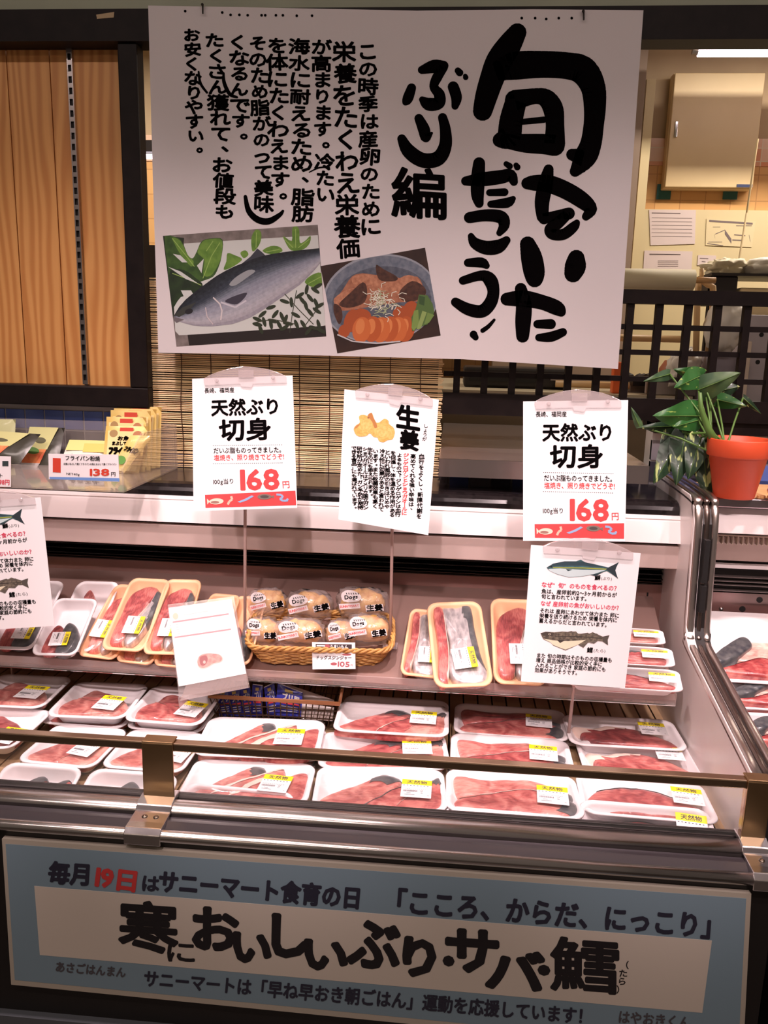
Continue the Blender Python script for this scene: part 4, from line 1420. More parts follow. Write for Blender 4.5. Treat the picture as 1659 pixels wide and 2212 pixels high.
def stand(surf, quad, foot, label, group=None, rod_back=0.006):
    """clear clip with its thin rod; foot = where the rod ends"""
    m_ = remap(Q1, quad)
    sf = Flat(surf.p, surf.n, m_)
    top = sf.P(530, 815, -0.004)
    t_ = thing('sign_stand', label, 'sign stand', foot, group)
    pts = [sf.P(x, y, 0.0034) for x, y in CLIP1]
    MB().slab(pts, surf.n * -0.0075).build('clip', M_CLIP, t_, foot, bevel=0.0012)
    for (x, y) in ((468, 822), (590, 815)):
        a = sf.P(x, y, 0.0034)
        MB().lathe([(0.004, 0), (0.003, 0.001), (0, 0.0012)], a, 10, surf.n.to_track_quat('Z', 'Y').to_matrix()).build('clip_boss', M_CLIP, t_, foot)
    MB().slab([sf.P(x, y, 0.0046) for x, y in ((515, 800), (548, 799), (548, 815), (515, 816))], surf.n * -0.001).build('clip_tab', M_CLIP, t_, foot)
    MB().tube([top, Vector(foot)], 0.0031, 10).build('rod', M_ROD, t_, foot, smooth=True)
    MB().box((foot[0] - 0.014, foot[1] - 0.010, foot[2] - 0.002), (foot[0] + 0.014, foot[1] + 0.012, foot[2] + 0.004)).build('foot', M_CLIP, t_, foot, bevel=0.001)
    return t_


def paper_card(name, surf, quad, label, cat, group=None):
    P = [surf.P(*q_) for q_ in quad]
    o = sum(P, Vector()) / 4
    ob = MB().slab(P, surf.n * -0.0005).build(name, M_CARD, origin=o)
    tag(ob, label, cat, group)
    return ob, o


def price_card(quad, surf, label):
    ob, o = paper_card('price_card', surf, quad, label, 'price card', 'white price cards')
    sf = Flat(surf.p, surf.n, remap(Q1, quad))
    T_ = MB()
    put_line(T_, sf, '長崎、福岡産', (441, 844), (506, 842), 12, dil=0.12)
    put_line(T_, sf, '天然ぶり', (455, 881), (606, 877), 38, dil=1.25)
    put_line(T_, sf, '切身', (472, 929), (585, 926), 50, dil=1.7)
    put_line(T_, sf, 'だいぶ脂ものってきました。', (460, 973.5), (611, 971), 14, dil=0.2)
    put_line(T_, sf, '100g当り', (459, 1041), (504, 1039), 12.5, dil=0.1)
    for y in (962, 1001):
        for i in range(36):
            x = 459 + i * 4.15
            T_.poly([sf.P(x + a, y - (x - 459) * .012 + b, 0.0004) for a, b in ((0, 0), (1.8, 0), (1.8, .9), (0, .9))])
    T_.build('lettering', M_INK, ob, o)
    R_ = MB()
    put_line(R_, sf, '塩焼き、照り焼きでどうぞ!', (461, 989), (610, 986), 14, dil=0.2)
    put_line(R_, sf, '168', (515, 1036), (600, 1034), 56, dil=2.0)
    put_line(R_, sf, '円', (604, 1047), (621, 1046), 17, dil=0.2)
    px_poly(R_, sf, [(442, 1069), (632, 1060), (633, 1091), (443, 1097)], 0.0004)
    R_.build('red_print', M_RED, ob, o)
    pr_ = Print(sf, None, off=0.0008)
    cr, bl, pk = flatc(226, 206, 186), flatc(140, 168, 206), flatc(238, 180, 160)
    pr_.p(ellipse(466, 1083, 15, 6.5, -.05), cr).p([(452, 1083), (446, 1077), (447, 1090)], cr).p(ellipse(463, 1085, 9, 3), flatc(150, 110, 96))
    pr_.line([(490, 1090), (493, 1083), (499, 1079), (497, 1072)], 2.4, pk)
    pr_.p([(510, 1084), (525, 1078), (540, 1070), (545, 1072), (530, 1081), (516, 1086)], bl).p(ellipse(567, 1073, 15, 6, -.02), flatc(120, 106, 96)).p(ellipse(567, 1073, 9, 3.4), flatc(70, 64, 62)).p([(580, 1073), (587, 1069), (587, 1077)], flatc(120, 106, 96))
    pr_.line([(592, 1068), (602, 1069), (606, 1074), (599, 1078), (606, 1082), (616, 1081), (614, 1077)], 2.2, bl)
    pr_.build('fish_pictures', ob, o)
    return ob


SF1 = lean_plane((-0.37, 1.45, 1.31), 14)
price_card(Q1, SF1, 'white 168 yen price card in front of the bamboo blind')
f_ = atY(529, 1396, 1.47)
stand(SF1, Q1, f_, 'clear clip stand whose rod rises between the pink trays and the ginger basket')
Q3 = [(1130, 867), (1357, 864), (1350, 1170), (1130, 1168)]
SF3 = lean_plane((0.22, 1.455, 1.29), 14)
price_card(Q3, SF3, 'white 168 yen price card beside the potted plant')
stand(SF3, Q3, atY(1238, 1405, 1.47), 'clear clip stand of the price card beside the potted plant')

# ginger card
Q2 = [(744, 841), (948, 863), (925, 1156), (731, 1122)]
SF2 = lean_plane((-0.11, 1.45, 1.29), 14)
ob, o = paper_card('ginger_card', SF2, Q2, 'white card with a ginger picture and columns of handwriting', 'sign card')
T5 = lambda x, y: (690 + x / 6.144, 820 + y / 6.144)
T_ = MB()
put_box(T_, SF2, '生', *T5(1018, 338), *T5(1337, 662), dil=2.2, shear=0.16)
put_box(T_, SF2, '姜', *T5(1068, 665), *T5(1322, 942), dil=2.0, shear=0.13)
put_col(T_, SF2, 'しょうが', T5(1415, 585), T5(1392, 815), 11, dil=0.1)
rnd = random.Random(8)
cols = [('血行をよくし、新陳代謝を', (1360, 985), (1322, 1850)), ('高めてくれる強い辛味は、', (1247, 985), (1212, 1750)), ('よるもので「ジンゲロゲンは血行', (1062, 975), (1040, 1820)), ('を促進し、体を温める作用がある', (982, 945), (965, 1825)), ('といわれ風邪の引きはじめや', (905, 935), (895, 1715)), ('冷え性に効果があると言われて', (835, 920), (818, 1750)), ('います。また殺菌効果も高く', (747, 920), (740, 1710)), ('生ものにも添えられます。', (672, 900), (682, 1560)), ('ショウガオールはアメリカ国立ガン', (605, 895), (615, 1725)), ('研究所が定めた「ガン予防が期待', (530, 885), (547, 1725)), ('できる食品」にも選ばれています。', (455, 880), (470, 1725))]
for s, a, b in cols:
    put_col(T_, SF2, s, T5(*a), T5(*b), 12.6, dil=0.42, jit=0.07, rnd=rnd)
T_.build('lettering', M_INK, ob, o)
T_ = MB()
put_col(T_, SF2, 'ジンゲロゲンとショウガオールに', T5(1150, 975), T5(1126, 1800), 12.6, dil=0.42, jit=0.07, rnd=rnd)
T_.build('red_lettering', M_RED, ob, o)
pr_ = Print(SF2, None, T5)
gl = [(455, 660), (480, 610), (535, 570), (525, 490), (580, 465), (640, 480), (690, 438), (720, 500), (740, 560), (790, 570), (860, 520), (915, 545), (925, 590), (985, 640), (1000, 710), (970, 790), (900, 805), (850, 832), (790, 815), (770, 770), (720, 760), (670, 712), (620, 748), (530, 755), (480, 725)]
pr_.p(smooth_pts(gl, 3), flatc(206, 156, 70, (226, 184, 100), 200))
pr_.p(smooth_pts([(560, 560), (620, 530), (680, 560), (700, 620), (640, 680), (560, 670)], 3), flatc(232, 192, 112, (214, 166, 84), 200))
pr_.p(smooth_pts([(760, 650), (850, 610), (940, 650), (960, 720), (880, 770), (780, 740)], 3), flatc(232, 192, 112))
pr_.p(smooth_pts([(640, 480), (690, 440), (715, 500), (750, 565), (765, 630), (730, 640), (700, 560)], 3), flatc(176, 112, 48))
pr_.p(ellipse(650, 505, 14, 12), flatc(140, 84, 40)).p(smooth_pts([(460, 650), (490, 610), (540, 590), (500, 640)], 3), flatc(180, 120, 56))
pr_.build('ginger_picture', ob, o)
stand(SF2, Q2, atY(843, 1396, 1.47), 'clear clip stand whose rod rises behind the right end of the ginger basket')

# fish information cards
Q4 = [(1147, 1177), (1384, 1195), (1350, 1486), (1125, 1472)]
T8 = lambda x, y: (830 + x / 2.0, 1050 + y / 2.0)


def fish_card(quad, surf, label):
    ob, o = paper_card('fish_card', surf, quad, label, 'sign card', 'fish season cards')
    sf = Flat(surf.p, surf.n, remap(Q4, quad))
    K, R_ = MB(), MB()
    D = [(K, '鰤', (912, 396), (938, 397), 24, .35), (K, '(ぶり)', (940, 399), (988, 402), 16, 0), (R_, 'なぜ“旬”のものを食べるの？', (680, 425), (1022, 444), 25, .3), (K, '魚は、産卵前約2〜3ヶ月前からが', (680, 454), (1012, 473), 22, .25), (K, '旬と言われています。', (680, 476), (892, 489), 22, .25),
         (R_, 'なぜ 産卵前の魚がおいしいのか？', (676, 506), (1034, 530), 24, .25), (K, 'それは 産卵にあわせて体力また 卵に', (674, 537), (1026, 563), 22, .25), (K, '栄養を送り続けるため 栄養を体内に', (672, 559), (1018, 583), 22, .25), (K, '蓄えるからだと言われています。', (670, 581), (984, 604), 22, .25),
         (K, '鱈', (886, 711), (914, 713), 25, .35), (K, '(たら)', (916, 714), (970, 717), 16, 0), (K, 'また 旬の時期はそのものの収穫量も', (660, 731), (1002, 758), 22, .25), (K, '増え 商品価格が比較的安く手に', (658, 752), (958, 776), 22, .25), (K, '入れることができ 家庭の節約にも', (655, 774), (975, 798), 22, .25), (K, '効果がありそうです。', (653, 795), (858, 812), 22, .25)]
    for mb_, s, a, b, sz, dl in D:
        put_line(mb_, sf, s, T8(*a), T8(*b), sz / 2.0, dil=dl)
    K.build('lettering', M_INK, ob, o)
    R_.build('red_lettering', mat('pink_ink', (212, 62, 92), 0.6), ob, o)
    pr_ = Print(sf, None, T8)
    body = [(702, 352), (730, 335), (780, 325), (830, 325), (850, 318), (870, 330), (920, 340), (970, 352), (1015, 330), (1005, 352), (1000, 370), (1015, 402), (985, 380), (965, 368), (910, 382), (850, 392), (800, 395), (750, 382), (715, 366)]
    pr_.p(body, flatc(70, 110, 112, (52, 84, 92), 120))
    pr_.p([(710, 358), (760, 356), (850, 362), (960, 364), (905, 382), (850, 391), (800, 394), (750, 381), (715, 366)], flatc(196, 214, 216))
    pr_.p([(705, 352), (735, 334), (780, 326), (860, 327), (965, 354), (860, 345), (760, 345)], flatc(44, 66, 74))
    pr_.line([(730, 352), (860, 354), (965, 360)], 2.5, flatc(150, 160, 70))
    pr_.p(ellipse(722, 349, 4, 3.4), flatc(20, 20, 22)).p([(785, 358), (815, 362), (795, 368)], flatc(50, 70, 74)).p([(890, 384), (930, 378), (950, 372), (915, 390)], flatc(44, 60, 66)).p([(960, 360), (1013, 330), (1000, 362), (1013, 400), (985, 378)], flatc(40, 52, 58))
    cod = [(677, 636), (700, 630), (740, 633), (775, 630), (800, 632), (835, 630), (845, 640), (890, 642), (910, 634), (935, 645), (955, 654), (985, 648), (978, 668), (980, 692), (955, 675), (930, 672), (890, 680), (870, 700), (845, 688), (820, 700), (790, 712), (760, 700), (735, 690), (725, 678), (690, 662)]
    pr_.p(cod, flatc(126, 116, 100, (70, 64, 58), 260))
    pr_.p([(690, 660), (735, 668), (800, 672), (880, 668), (850, 686), (820, 698), (790, 709), (760, 698), (735, 688), (722, 676)], flatc(226, 216, 188))
    pr_.p([(677, 636), (705, 631), (740, 636), (730, 650), (690, 648)], flatc(70, 62, 56)).p(ellipse(718, 641, 5, 4), flatc(210, 200, 180)).p(ellipse(718, 641, 2.6, 2.4), flatc(20, 20, 22)).p([(750, 665), (790, 668), (765, 680)], flatc(60, 54, 50)).p([(955, 654), (985, 648), (977, 668), (980, 692), (955, 674)], flatc(84, 78, 72))
    pr_.line([(740, 650), (830, 652), (950, 662)], 1.6, flatc(60, 54, 50))
    for pts in ([(790, 634), (815, 628), (840, 640)], [(850, 642), (888, 636), (905, 648)], [(905, 648), (928, 640), (945, 654)], [(850, 690), (870, 702), (888, 682)], [(895, 680), (918, 684), (935, 672)]):
        pr_.p(pts, flatc(96, 88, 80))
    pr_.build('fish_pictures', ob, o)
    return ob


SF4 = lean_plane((0.235, 1.345, 1.05), 8)
fish_card(Q4, SF4, 'white fish season card standing in front of the right price card')
stand(SF4, Q4, atZ(1226, 1604, 0.785), 'clear clip stand holding the fish season card on the right')
Q5 = [(-138, 1090), (88, 1074), (118, 1352), (-110, 1366)]
SF5 = lean_plane((-0.70, 1.345, 1.05), 8)
fish_card(Q5, SF5, 'white fish season card cut off by the left edge of the photo')
stand(SF5, Q5, atZ(29, 1472, 0.785), 'clear clip stand holding the fish season card at the far left')

# acrylic leaflet holder
SL = lean_plane((-0.40, 1.372, 0.93), 22)
hq = [(362, 1306), (505, 1288), (537, 1478), (387, 1507)]
P = [SL.P(*q_) for q_ in hq]
o = sum(P, Vector()) / 4
t = thing('leaflet_holder', 'tilted clear acrylic leaflet holder leaning on the shelf edge', 'leaflet holder', o)
MB().slab(P, SL.n * -0.002).build('back_plate', M_ACRYL, t, o)
MB().slab([SL.P(x, y, 0.0055) for x, y in hq], SL.n * -0.0018).build('front_plate', film_mat('clear_front', (240, 232, 232), 0.03, 0.06, 0.0, 5), t, o)
lp = [(402, 1480), (531, 1456), (537, 1486), (389, 1514)]
MB().slab([SL.P(x, y, 0.010) for x, y in lp], SL.n * -0.010).build('lip_tray', film_mat('shelf_acrylic'), t, o)
MB().slab([SL.P(x, y, 0.002) for x, y in ((384, 1506), (404, 1500), (403, 1528), (388, 1532))], SL.n * -0.006).build('prop_foot', M_ACRYL, t, o)
lq = [(364, 1313), (500, 1294), (532, 1455), (386, 1483)]
P = [SL.P(*q_, 0.0025) for q_ in lq]
o = sum(P, Vector()) / 4
ob = tag(MB().slab(P, SL.n * -0.0004).build('leaflet', mat('leaflet_white', (252, 250, 250), 0.6), origin=o), 'white leaflet with faint red lines and a meat picture inside the acrylic holder', 'leaflet')
pr_ = Print(SL, None, off=0.0028)
for a, b in (((373, 1344), (494, 1326)), ((377, 1377), (499, 1359))):
    pr_.line([a, b], 1.5, flatc(206, 158, 164))
for i in range(5):
    pr_.line([(378 + i, 1350 + i * 5), (386 + i, 1349 + i * 5)], 0.4, flatc(222, 210, 210))
pr_.p(ellipse(379, 1331, 6, 7), flatc(236, 212, 190))
pr_.line([(396, 1328), (450, 1319)], 1.1, flatc(232, 224, 224))
T9 = lambda x, y: (350 + x / 4.046, 1230 + y / 4.046)
mt = [(310, 800), (330, 755), (380, 735), (450, 735), (500, 745), (525, 775), (510, 805), (450, 820), (400, 850), (350, 862), (320, 845)]
pr_.tf = T9
pr_.p(smooth_pts([(x * 1.05 - 18, y * 1.06 - 44) for x, y in mt], 3), flatc(244, 218, 208)).p(smooth_pts(mt, 3), flatc(206, 148, 142, (224, 178, 168), 200)).p(smooth_pts([(330, 770), (380, 750), (400, 790), (370, 840), (335, 830)], 3), flatc(176, 106, 108)).p(ellipse(370, 810, 12, 14), flatc(232, 200, 190))
pr_.build('print', ob, o)
# ================================================================== packs of fish
M_FOAM = mat('white_foam', (244, 238, 240), 0.45, sss=0.0)
M_PEACH = mat('peach_foam', (250, 196, 150), 0.45)
M_FILM = film_mat('stretch_film', (255, 255, 255), 0.025, 0.06, 0.35, 26.0, 1.32)
M_STICK = mat('sticker_white', (246, 244, 246), 0.55)
M_YELLOW = mat('sticker_yellow', (250, 232, 30), 0.5)


def flesh(name, dark, mid, pale, sc_=24):
    """moist fish flesh: blotches of three tones crossed by fine muscle streaks"""
    if name in MATS:
        return MATS[name]
    m = mat(name, mid, 0.3, coat=0.25)
    nt = m.node_tree
    b = nt.nodes['Principled BSDF']
    tc = nt.nodes.new('ShaderNodeTexCoord')
    L = nt.links.new
    n1 = nt.nodes.new('ShaderNodeTexNoise')
    n1.inputs['Scale'].default_value = sc_
    n1.inputs['Detail'].default_value = 5
    n1.inputs['Distortion'].default_value = 1.2
    mp = nt.nodes.new('ShaderNodeMapping')
    mp.inputs['Scale'].default_value = (1, 4, 1)
    mp.inputs['Rotation'].default_value = (0, 0, 0.5)
    n2 = nt.nodes.new('ShaderNodeTexNoise')
    n2.inputs['Scale'].default_value = 90
    n2.inputs['Detail'].default_value = 4
    mx = nt.nodes.new('ShaderNodeMix')
    mx.data_type = 'FLOAT'
    mx.inputs[0].default_value = 0.32
    r = nt.nodes.new('ShaderNodeValToRGB')
    e = r.color_ramp.elements
    e[0].position, e[0].color = 0.36, lin(dark)
    e[1].position, e[1].color = 0.62, lin(pale)
    k = e.new(0.48)
    k.color = lin(mid)
    bp = nt.nodes.new('ShaderNodeBump')
    bp.inputs['Strength'].default_value = 0.15
    bp.inputs['Distance'].default_value = 0.003
    L(tc.outputs['Object'], n1.inputs['Vector'])
    L(tc.outputs['Object'], mp.inputs['Vector'])
    L(mp.outputs['Vector'], n2.inputs['Vector'])
    L(n1.outputs['Fac'], mx.inputs[2])
    L(n2.outputs['Fac'], mx.inputs[3])
    L(mx.outputs[0], r.inputs['Fac'])
    L(r.outputs['Color'], b.inputs['Base Color'])
    L(n2.outputs['Fac'], bp.inputs['Height'])
    L(bp.outputs['Normal'], b.inputs['Normal'])
    return m


F_RED = flesh('flesh_red', (122, 36, 40), (166, 70, 70), (206, 122, 112))
F_PINK = flesh('flesh_pink', (146, 62, 60), (190, 108, 100), (222, 160, 146))
F_PALE = flesh('flesh_pale', (190, 126, 116), (220, 166, 152), (240, 206, 190))
F_ROSE = flesh('flesh_rose', (136, 46, 48), (182, 90, 86), (220, 146, 134))
F_DEEP = flesh('flesh_deep', (100, 26, 32), (142, 52, 54), (184, 94, 88))
F_FAT = mat('fat_line', (240, 214, 200), 0.35, coat=0.2)
F_SKIN = mat('dark_skin', (58, 60, 66), 0.3, c2=(92, 92, 92), scale=70, coat=0.4)
F_SILVER = mat('silver_skin', (150, 144, 146), 0.3, 0.35, c2=(204, 196, 196), scale=46, stretch=(1, 2, 1), coat=0.35)


def rr(w_, d_, r, n=5):
    out = []
    for cx, cy, a0 in ((w_ / 2 - r, d_ / 2 - r, 0), (-w_ / 2 + r, d_ / 2 - r, 90), (-w_ / 2 + r, -d_ / 2 + r, 180), (w_ / 2 - r, -d_ / 2 + r, 270)):
        for i in range(n + 1):
            a = math.radians(a0 + 90 * i / n)
            out.append((cx + r * math.cos(a), cy + r * math.sin(a)))
    return out


MESH = {}


def keep(key, fn):
    """mesh data shared by copies"""
    if key not in MESH:
        o = fn()
        MESH[key] = (o.data, o.name.split('.')[0])
        bpy.data.objects.remove(o)
    return MESH[key]


def inst(key, fn, parent, m=None):
    me, nm = keep(key, fn)
    o = bpy.data.objects.new(nm, me)
    COL.objects.link(o)
    o.parent = parent
    if m is not None:
        o.matrix_local = m
    return o


TH = 0.023


def tray_mesh(w_, d_, m):
    def go():
        mb = MB()
        rings = [(0.026, 0.0, 0.010), (0.020, 0.0, 0.014), (0.012, 0.016, 0.018), (0.003, 0.0195, 0.022), (0.0, 0.021, 0.024), (0.0012, TH, 0.024), (0.006, TH, 0.022), (0.0085, 0.0215, 0.021), (0.010, 0.0195, 0.020), (0.020, 0.006, 0.016), (0.027, 0.0036, 0.012)]
        n = None
        vs = []
        for ins, z, r in rings:
            ring = rr(w_ - 2 * ins, d_ - 2 * ins, max(r, 0.006))
            n = len(ring)
            vs += [(x, y, z) for x, y in ring]
        fs = []
        for i in range(len(rings) - 1):
            for j in range(n):
                fs.append((i * n + j, i * n + (j + 1) % n, (i + 1) * n + (j + 1) % n, (i + 1) * n + j))
        fs.append(list(range(n - 1, -1, -1)))
        fs.append([(len(rings) - 1) * n + j for j in range(n)])
        mb.add(vs, fs)
        return mb.build('tray', m, smooth=True)
    return go


def film_mesh(w_, d_):
    def go():
        mb = MB()

        def fn(u, v):
            x, y = (u - 0.5) * (w_ - 0.004), (v - 0.5) * (d_ - 0.004)
            cr = 0.5 * w_ - abs(x) + 0.5 * d_ - abs(y)
            k = min(1, (0.5 * w_ - abs(x)) / 0.02) * min(1, (0.5 * d_ - abs(y)) / 0.02)
            z = TH + 0.0004 + k * (0.0012 + 0.0022 * noise.noise(Vector((x * 22, y * 30, w_ * 10))))
            if cr < 0.012:
                s = 0.012 - cr
                x -= math.copysign(s * 0.6, x)
                y -= math.copysign(s * 0.6, y)
            return Vector((x, y, z))
        mb.grid(fn, 22, 14)
        return mb.build('cling_film', M_FILM, smooth=True)
    return go


def sticker_paper():
    return MB().slab([(-0.024, -0.026, 0), (0.024, -0.026, 0), (0.024, 0.011, 0), (-0.024, 0.011, 0)], (0, 0, 0.0003)).build('price_sticker', M_STICK)


def sticker_band():
    return MB().slab([(-0.024, 0.011, 0), (0.024, 0.011, 0), (0.024, 0.026, 0), (-0.024, 0.026, 0)], (0, 0, 0.0003)).build('yellow_band', M_YELLOW)


def sticker_text():
    S = Local()
    mb = MB()
    put_line(mb, S, '天然物', (-0.0165, 0.0185), (0.0165, 0.0185), 0.0105, 0.0005, 0.00022, False)
    r_ = random.Random(4)

    def bar(x, y, w_, h):
        mb.poly([S.P(x, y, .0005), S.P(x + w_, y, .0005), S.P(x + w_, y + h, .0005), S.P(x, y + h, .0005)])
    for i in range(8):
        bar(-0.0215 + i * 0.0054, 0.0072, 0.0026, 0.0016)
    x = -0.0205
    while x < 0.002:
        w_ = r_.uniform(0.0002, 0.0007)
        bar(x, -0.0105, w_, 0.0052)
        x += w_ + r_.uniform(0.0003, 0.0006)
    for i in range(12):
        bar(-0.0205 + i * 0.0031, -0.0028, 0.0017, 0.0009)
    put_line(mb, S, '円', (0.0175, -0.0195), (0.0205, -0.0195), 0.003, 0.0005, 0, False)
    put_line(mb, S, '168', (0.006, -0.0055), (0.011, -0.0055), 0.003, 0.0005, 0, False)
    for y in (-0.0095, -0.0130):
        bar(0.0065, y, 0.004, 0.0009)
    bar(-0.0150, -0.0150, 0.007, 0.0009)
    bar(-0.0180, -0.0192, 0.016, 0.0009)
    return mb.build('lettering', mat('sticker_ink', (70, 66, 74), 0.6))


def loft(mb, spine, wid, hei, base=0.0045, nu=18, nv=10, off=0.0, sel=None, tilt=0.0, pw=3.2, seed=0.0):
    S = [tuple(p) + (w_, h) for p, w_, h in zip(spine, wid, hei)]
    n = len(S)

    def ev(t):
        f = min(t * (n - 1), n - 1 - 1e-6)
        i = int(f)
        u = f - i
        a, b, c, d = S[max(i - 1, 0)], S[i], S[i + 1], S[min(i + 2, n - 1)]
        return [0.5 * (2 * b[q] + (c[q] - a[q]) * u + (2 * a[q] - 5 * b[q] + 4 * c[q] - d[q]) * u * u + (3 * b[q] - a[q] - 3 * c[q] + d[q]) * u ** 3) for q in range(4)]

    def fn(t, u):
        x, y, w_, h = ev(t)
        x2, y2 = ev(min(t + 0.02, 1))[:2]
        x1, y1 = ev(max(t - 0.02, 0))[:2]
        d = Vector((x2 - x1, y2 - y1, 0))
        d = d.normalized() if d.length > 1e-9 else Vector((1, 0, 0))
        nn = Vector((-d.y, d.x, 0))
        s = 2 * u - 1
        w_ = max(w_, 0.0004) / 2
        k = noise.noise(Vector((x * 60 + seed, y * 60, seed * 3)))
        edge = 1 + 0.05 * noise.noise(Vector((t * 9 + seed, s * 2, seed)))
        prof = (1 - abs(s) ** pw) ** (1 / pw) if abs(s) < 1 else 0
        z = base + max(h, 0.0006) * prof * (1 + 0.10 * k) + tilt * s * w_ * prof
        p = Vector((x, y, 0)) + nn * (s * w_ * edge)
        return Vector((p.x, p.y, z + off))
    return mb.grid(fn, nu, nv, sel)


def piece(parent, name, m, **kw):
    return loft(MB(), **kw).build(name, m, parent, smooth=True)


def fillet(parent, m, spine, wid, hei, skin=None, fat=None, seed=0.0, skin_m=None, **kw):
    f = piece(parent, 'fillet', m, spine=spine, wid=wid, hei=hei, seed=seed, **kw)
    if fat:
        piece(f, 'fat_line', F_FAT, spine=spine, wid=wid, hei=hei, seed=seed, off=0.0004, nu=26, nv=20, sel=fat, **kw)
    if skin:
        piece(f, 'skin', skin_m or F_SKIN, spine=spine, wid=wid, hei=hei, seed=seed, off=0.0007, nu=24, nv=16, sel=skin, **kw)
    return f


def cutfish(parent, m, ol, h, X, Y, base=0.0045, fat=None, skin=None, skin_m=None, seed=0.0):
    """one cut of fish: a closed outline raised to a flattish moist top; fat / skin = (first corner, last corner, how far in) along the rim"""
    SUB = 5
    pts = smooth_pts([(x * X, y * Y) for x, y in ol], SUB)
    n = len(pts)
    cx = sum(p[0] for p in pts) / n
    cy = sum(p[1] for p in pts) / n
    rings = [(1.0, 0.0), (1.005, 0.35), (0.995, 0.62), (0.965, 0.82), (0.91, 0.93), (0.83, 0.985), (0.72, 1.0), (0.58, 1.02), (0.40, 1.03), (0.2, 1.03), (0.0, 1.03)]

    def vert(j, i, off):
        f, k = rings[j]
        x, y = pts[i % n]
        x, y = cx + (x - cx) * f, cy + (y - cy) * f
        e = 0.0016 * noise.noise(Vector((x * 55 + seed, y * 55, seed))) + 0.0007 * noise.noise(Vector((x * 190, y * 190 + seed, 2)))
        z = base + h * k + e * min(1, k * 1.3)
        if off:
            d = Vector((x - cx, y - cy))
            d = d.normalized() * off * (1 if f > 0.96 else 0.2) if d.length > 1e-6 else Vector((0, 0))
            x, y, z = x + d.x, y + d.y, z + off * (0.4 if f > 0.99 else 1)
        return (x, y, z)

    def surf(name, m_, off=0.0, sel=None, par=None):
        vs = [vert(j, i, off) for j in range(len(rings)) for i in range(n)]
        fs = []
        for j in range(len(rings) - 1):
            for i in range(n):
                if sel is None or sel(i, (rings[j][0] + rings[j + 1][0]) / 2):
                    fs.append((j * n + i, j * n + (i + 1) % n, (j + 1) * n + (i + 1) % n, (j + 1) * n + i))
        return MB().add(vs, fs).build(name, m_, par or parent, smooth=True)
    f_ = surf('fillet', m)

    def rng(spec):
        a0, a1, dep = spec
        w_ = (a1 - a0) * SUB

        def sel(i, f):
            q = (i - a0 * SUB) % n
            return q < w_ and f > dep + (1 - dep) * 0.35 * (2 * abs(q / w_ - 0.5)) ** 3
        return sel
    if fat:
        surf('fat_line', F_FAT, 0.0009, rng(fat), f_)
    if skin:
        surf('skin', skin_m or F_SKIN, 0.0011, rng(skin), f_)
    return f_


def jig(ol, r_, a=0.03):
    return [(x + r_.uniform(-a, a), y + r_.uniform(-a, a)) for x, y in ol]


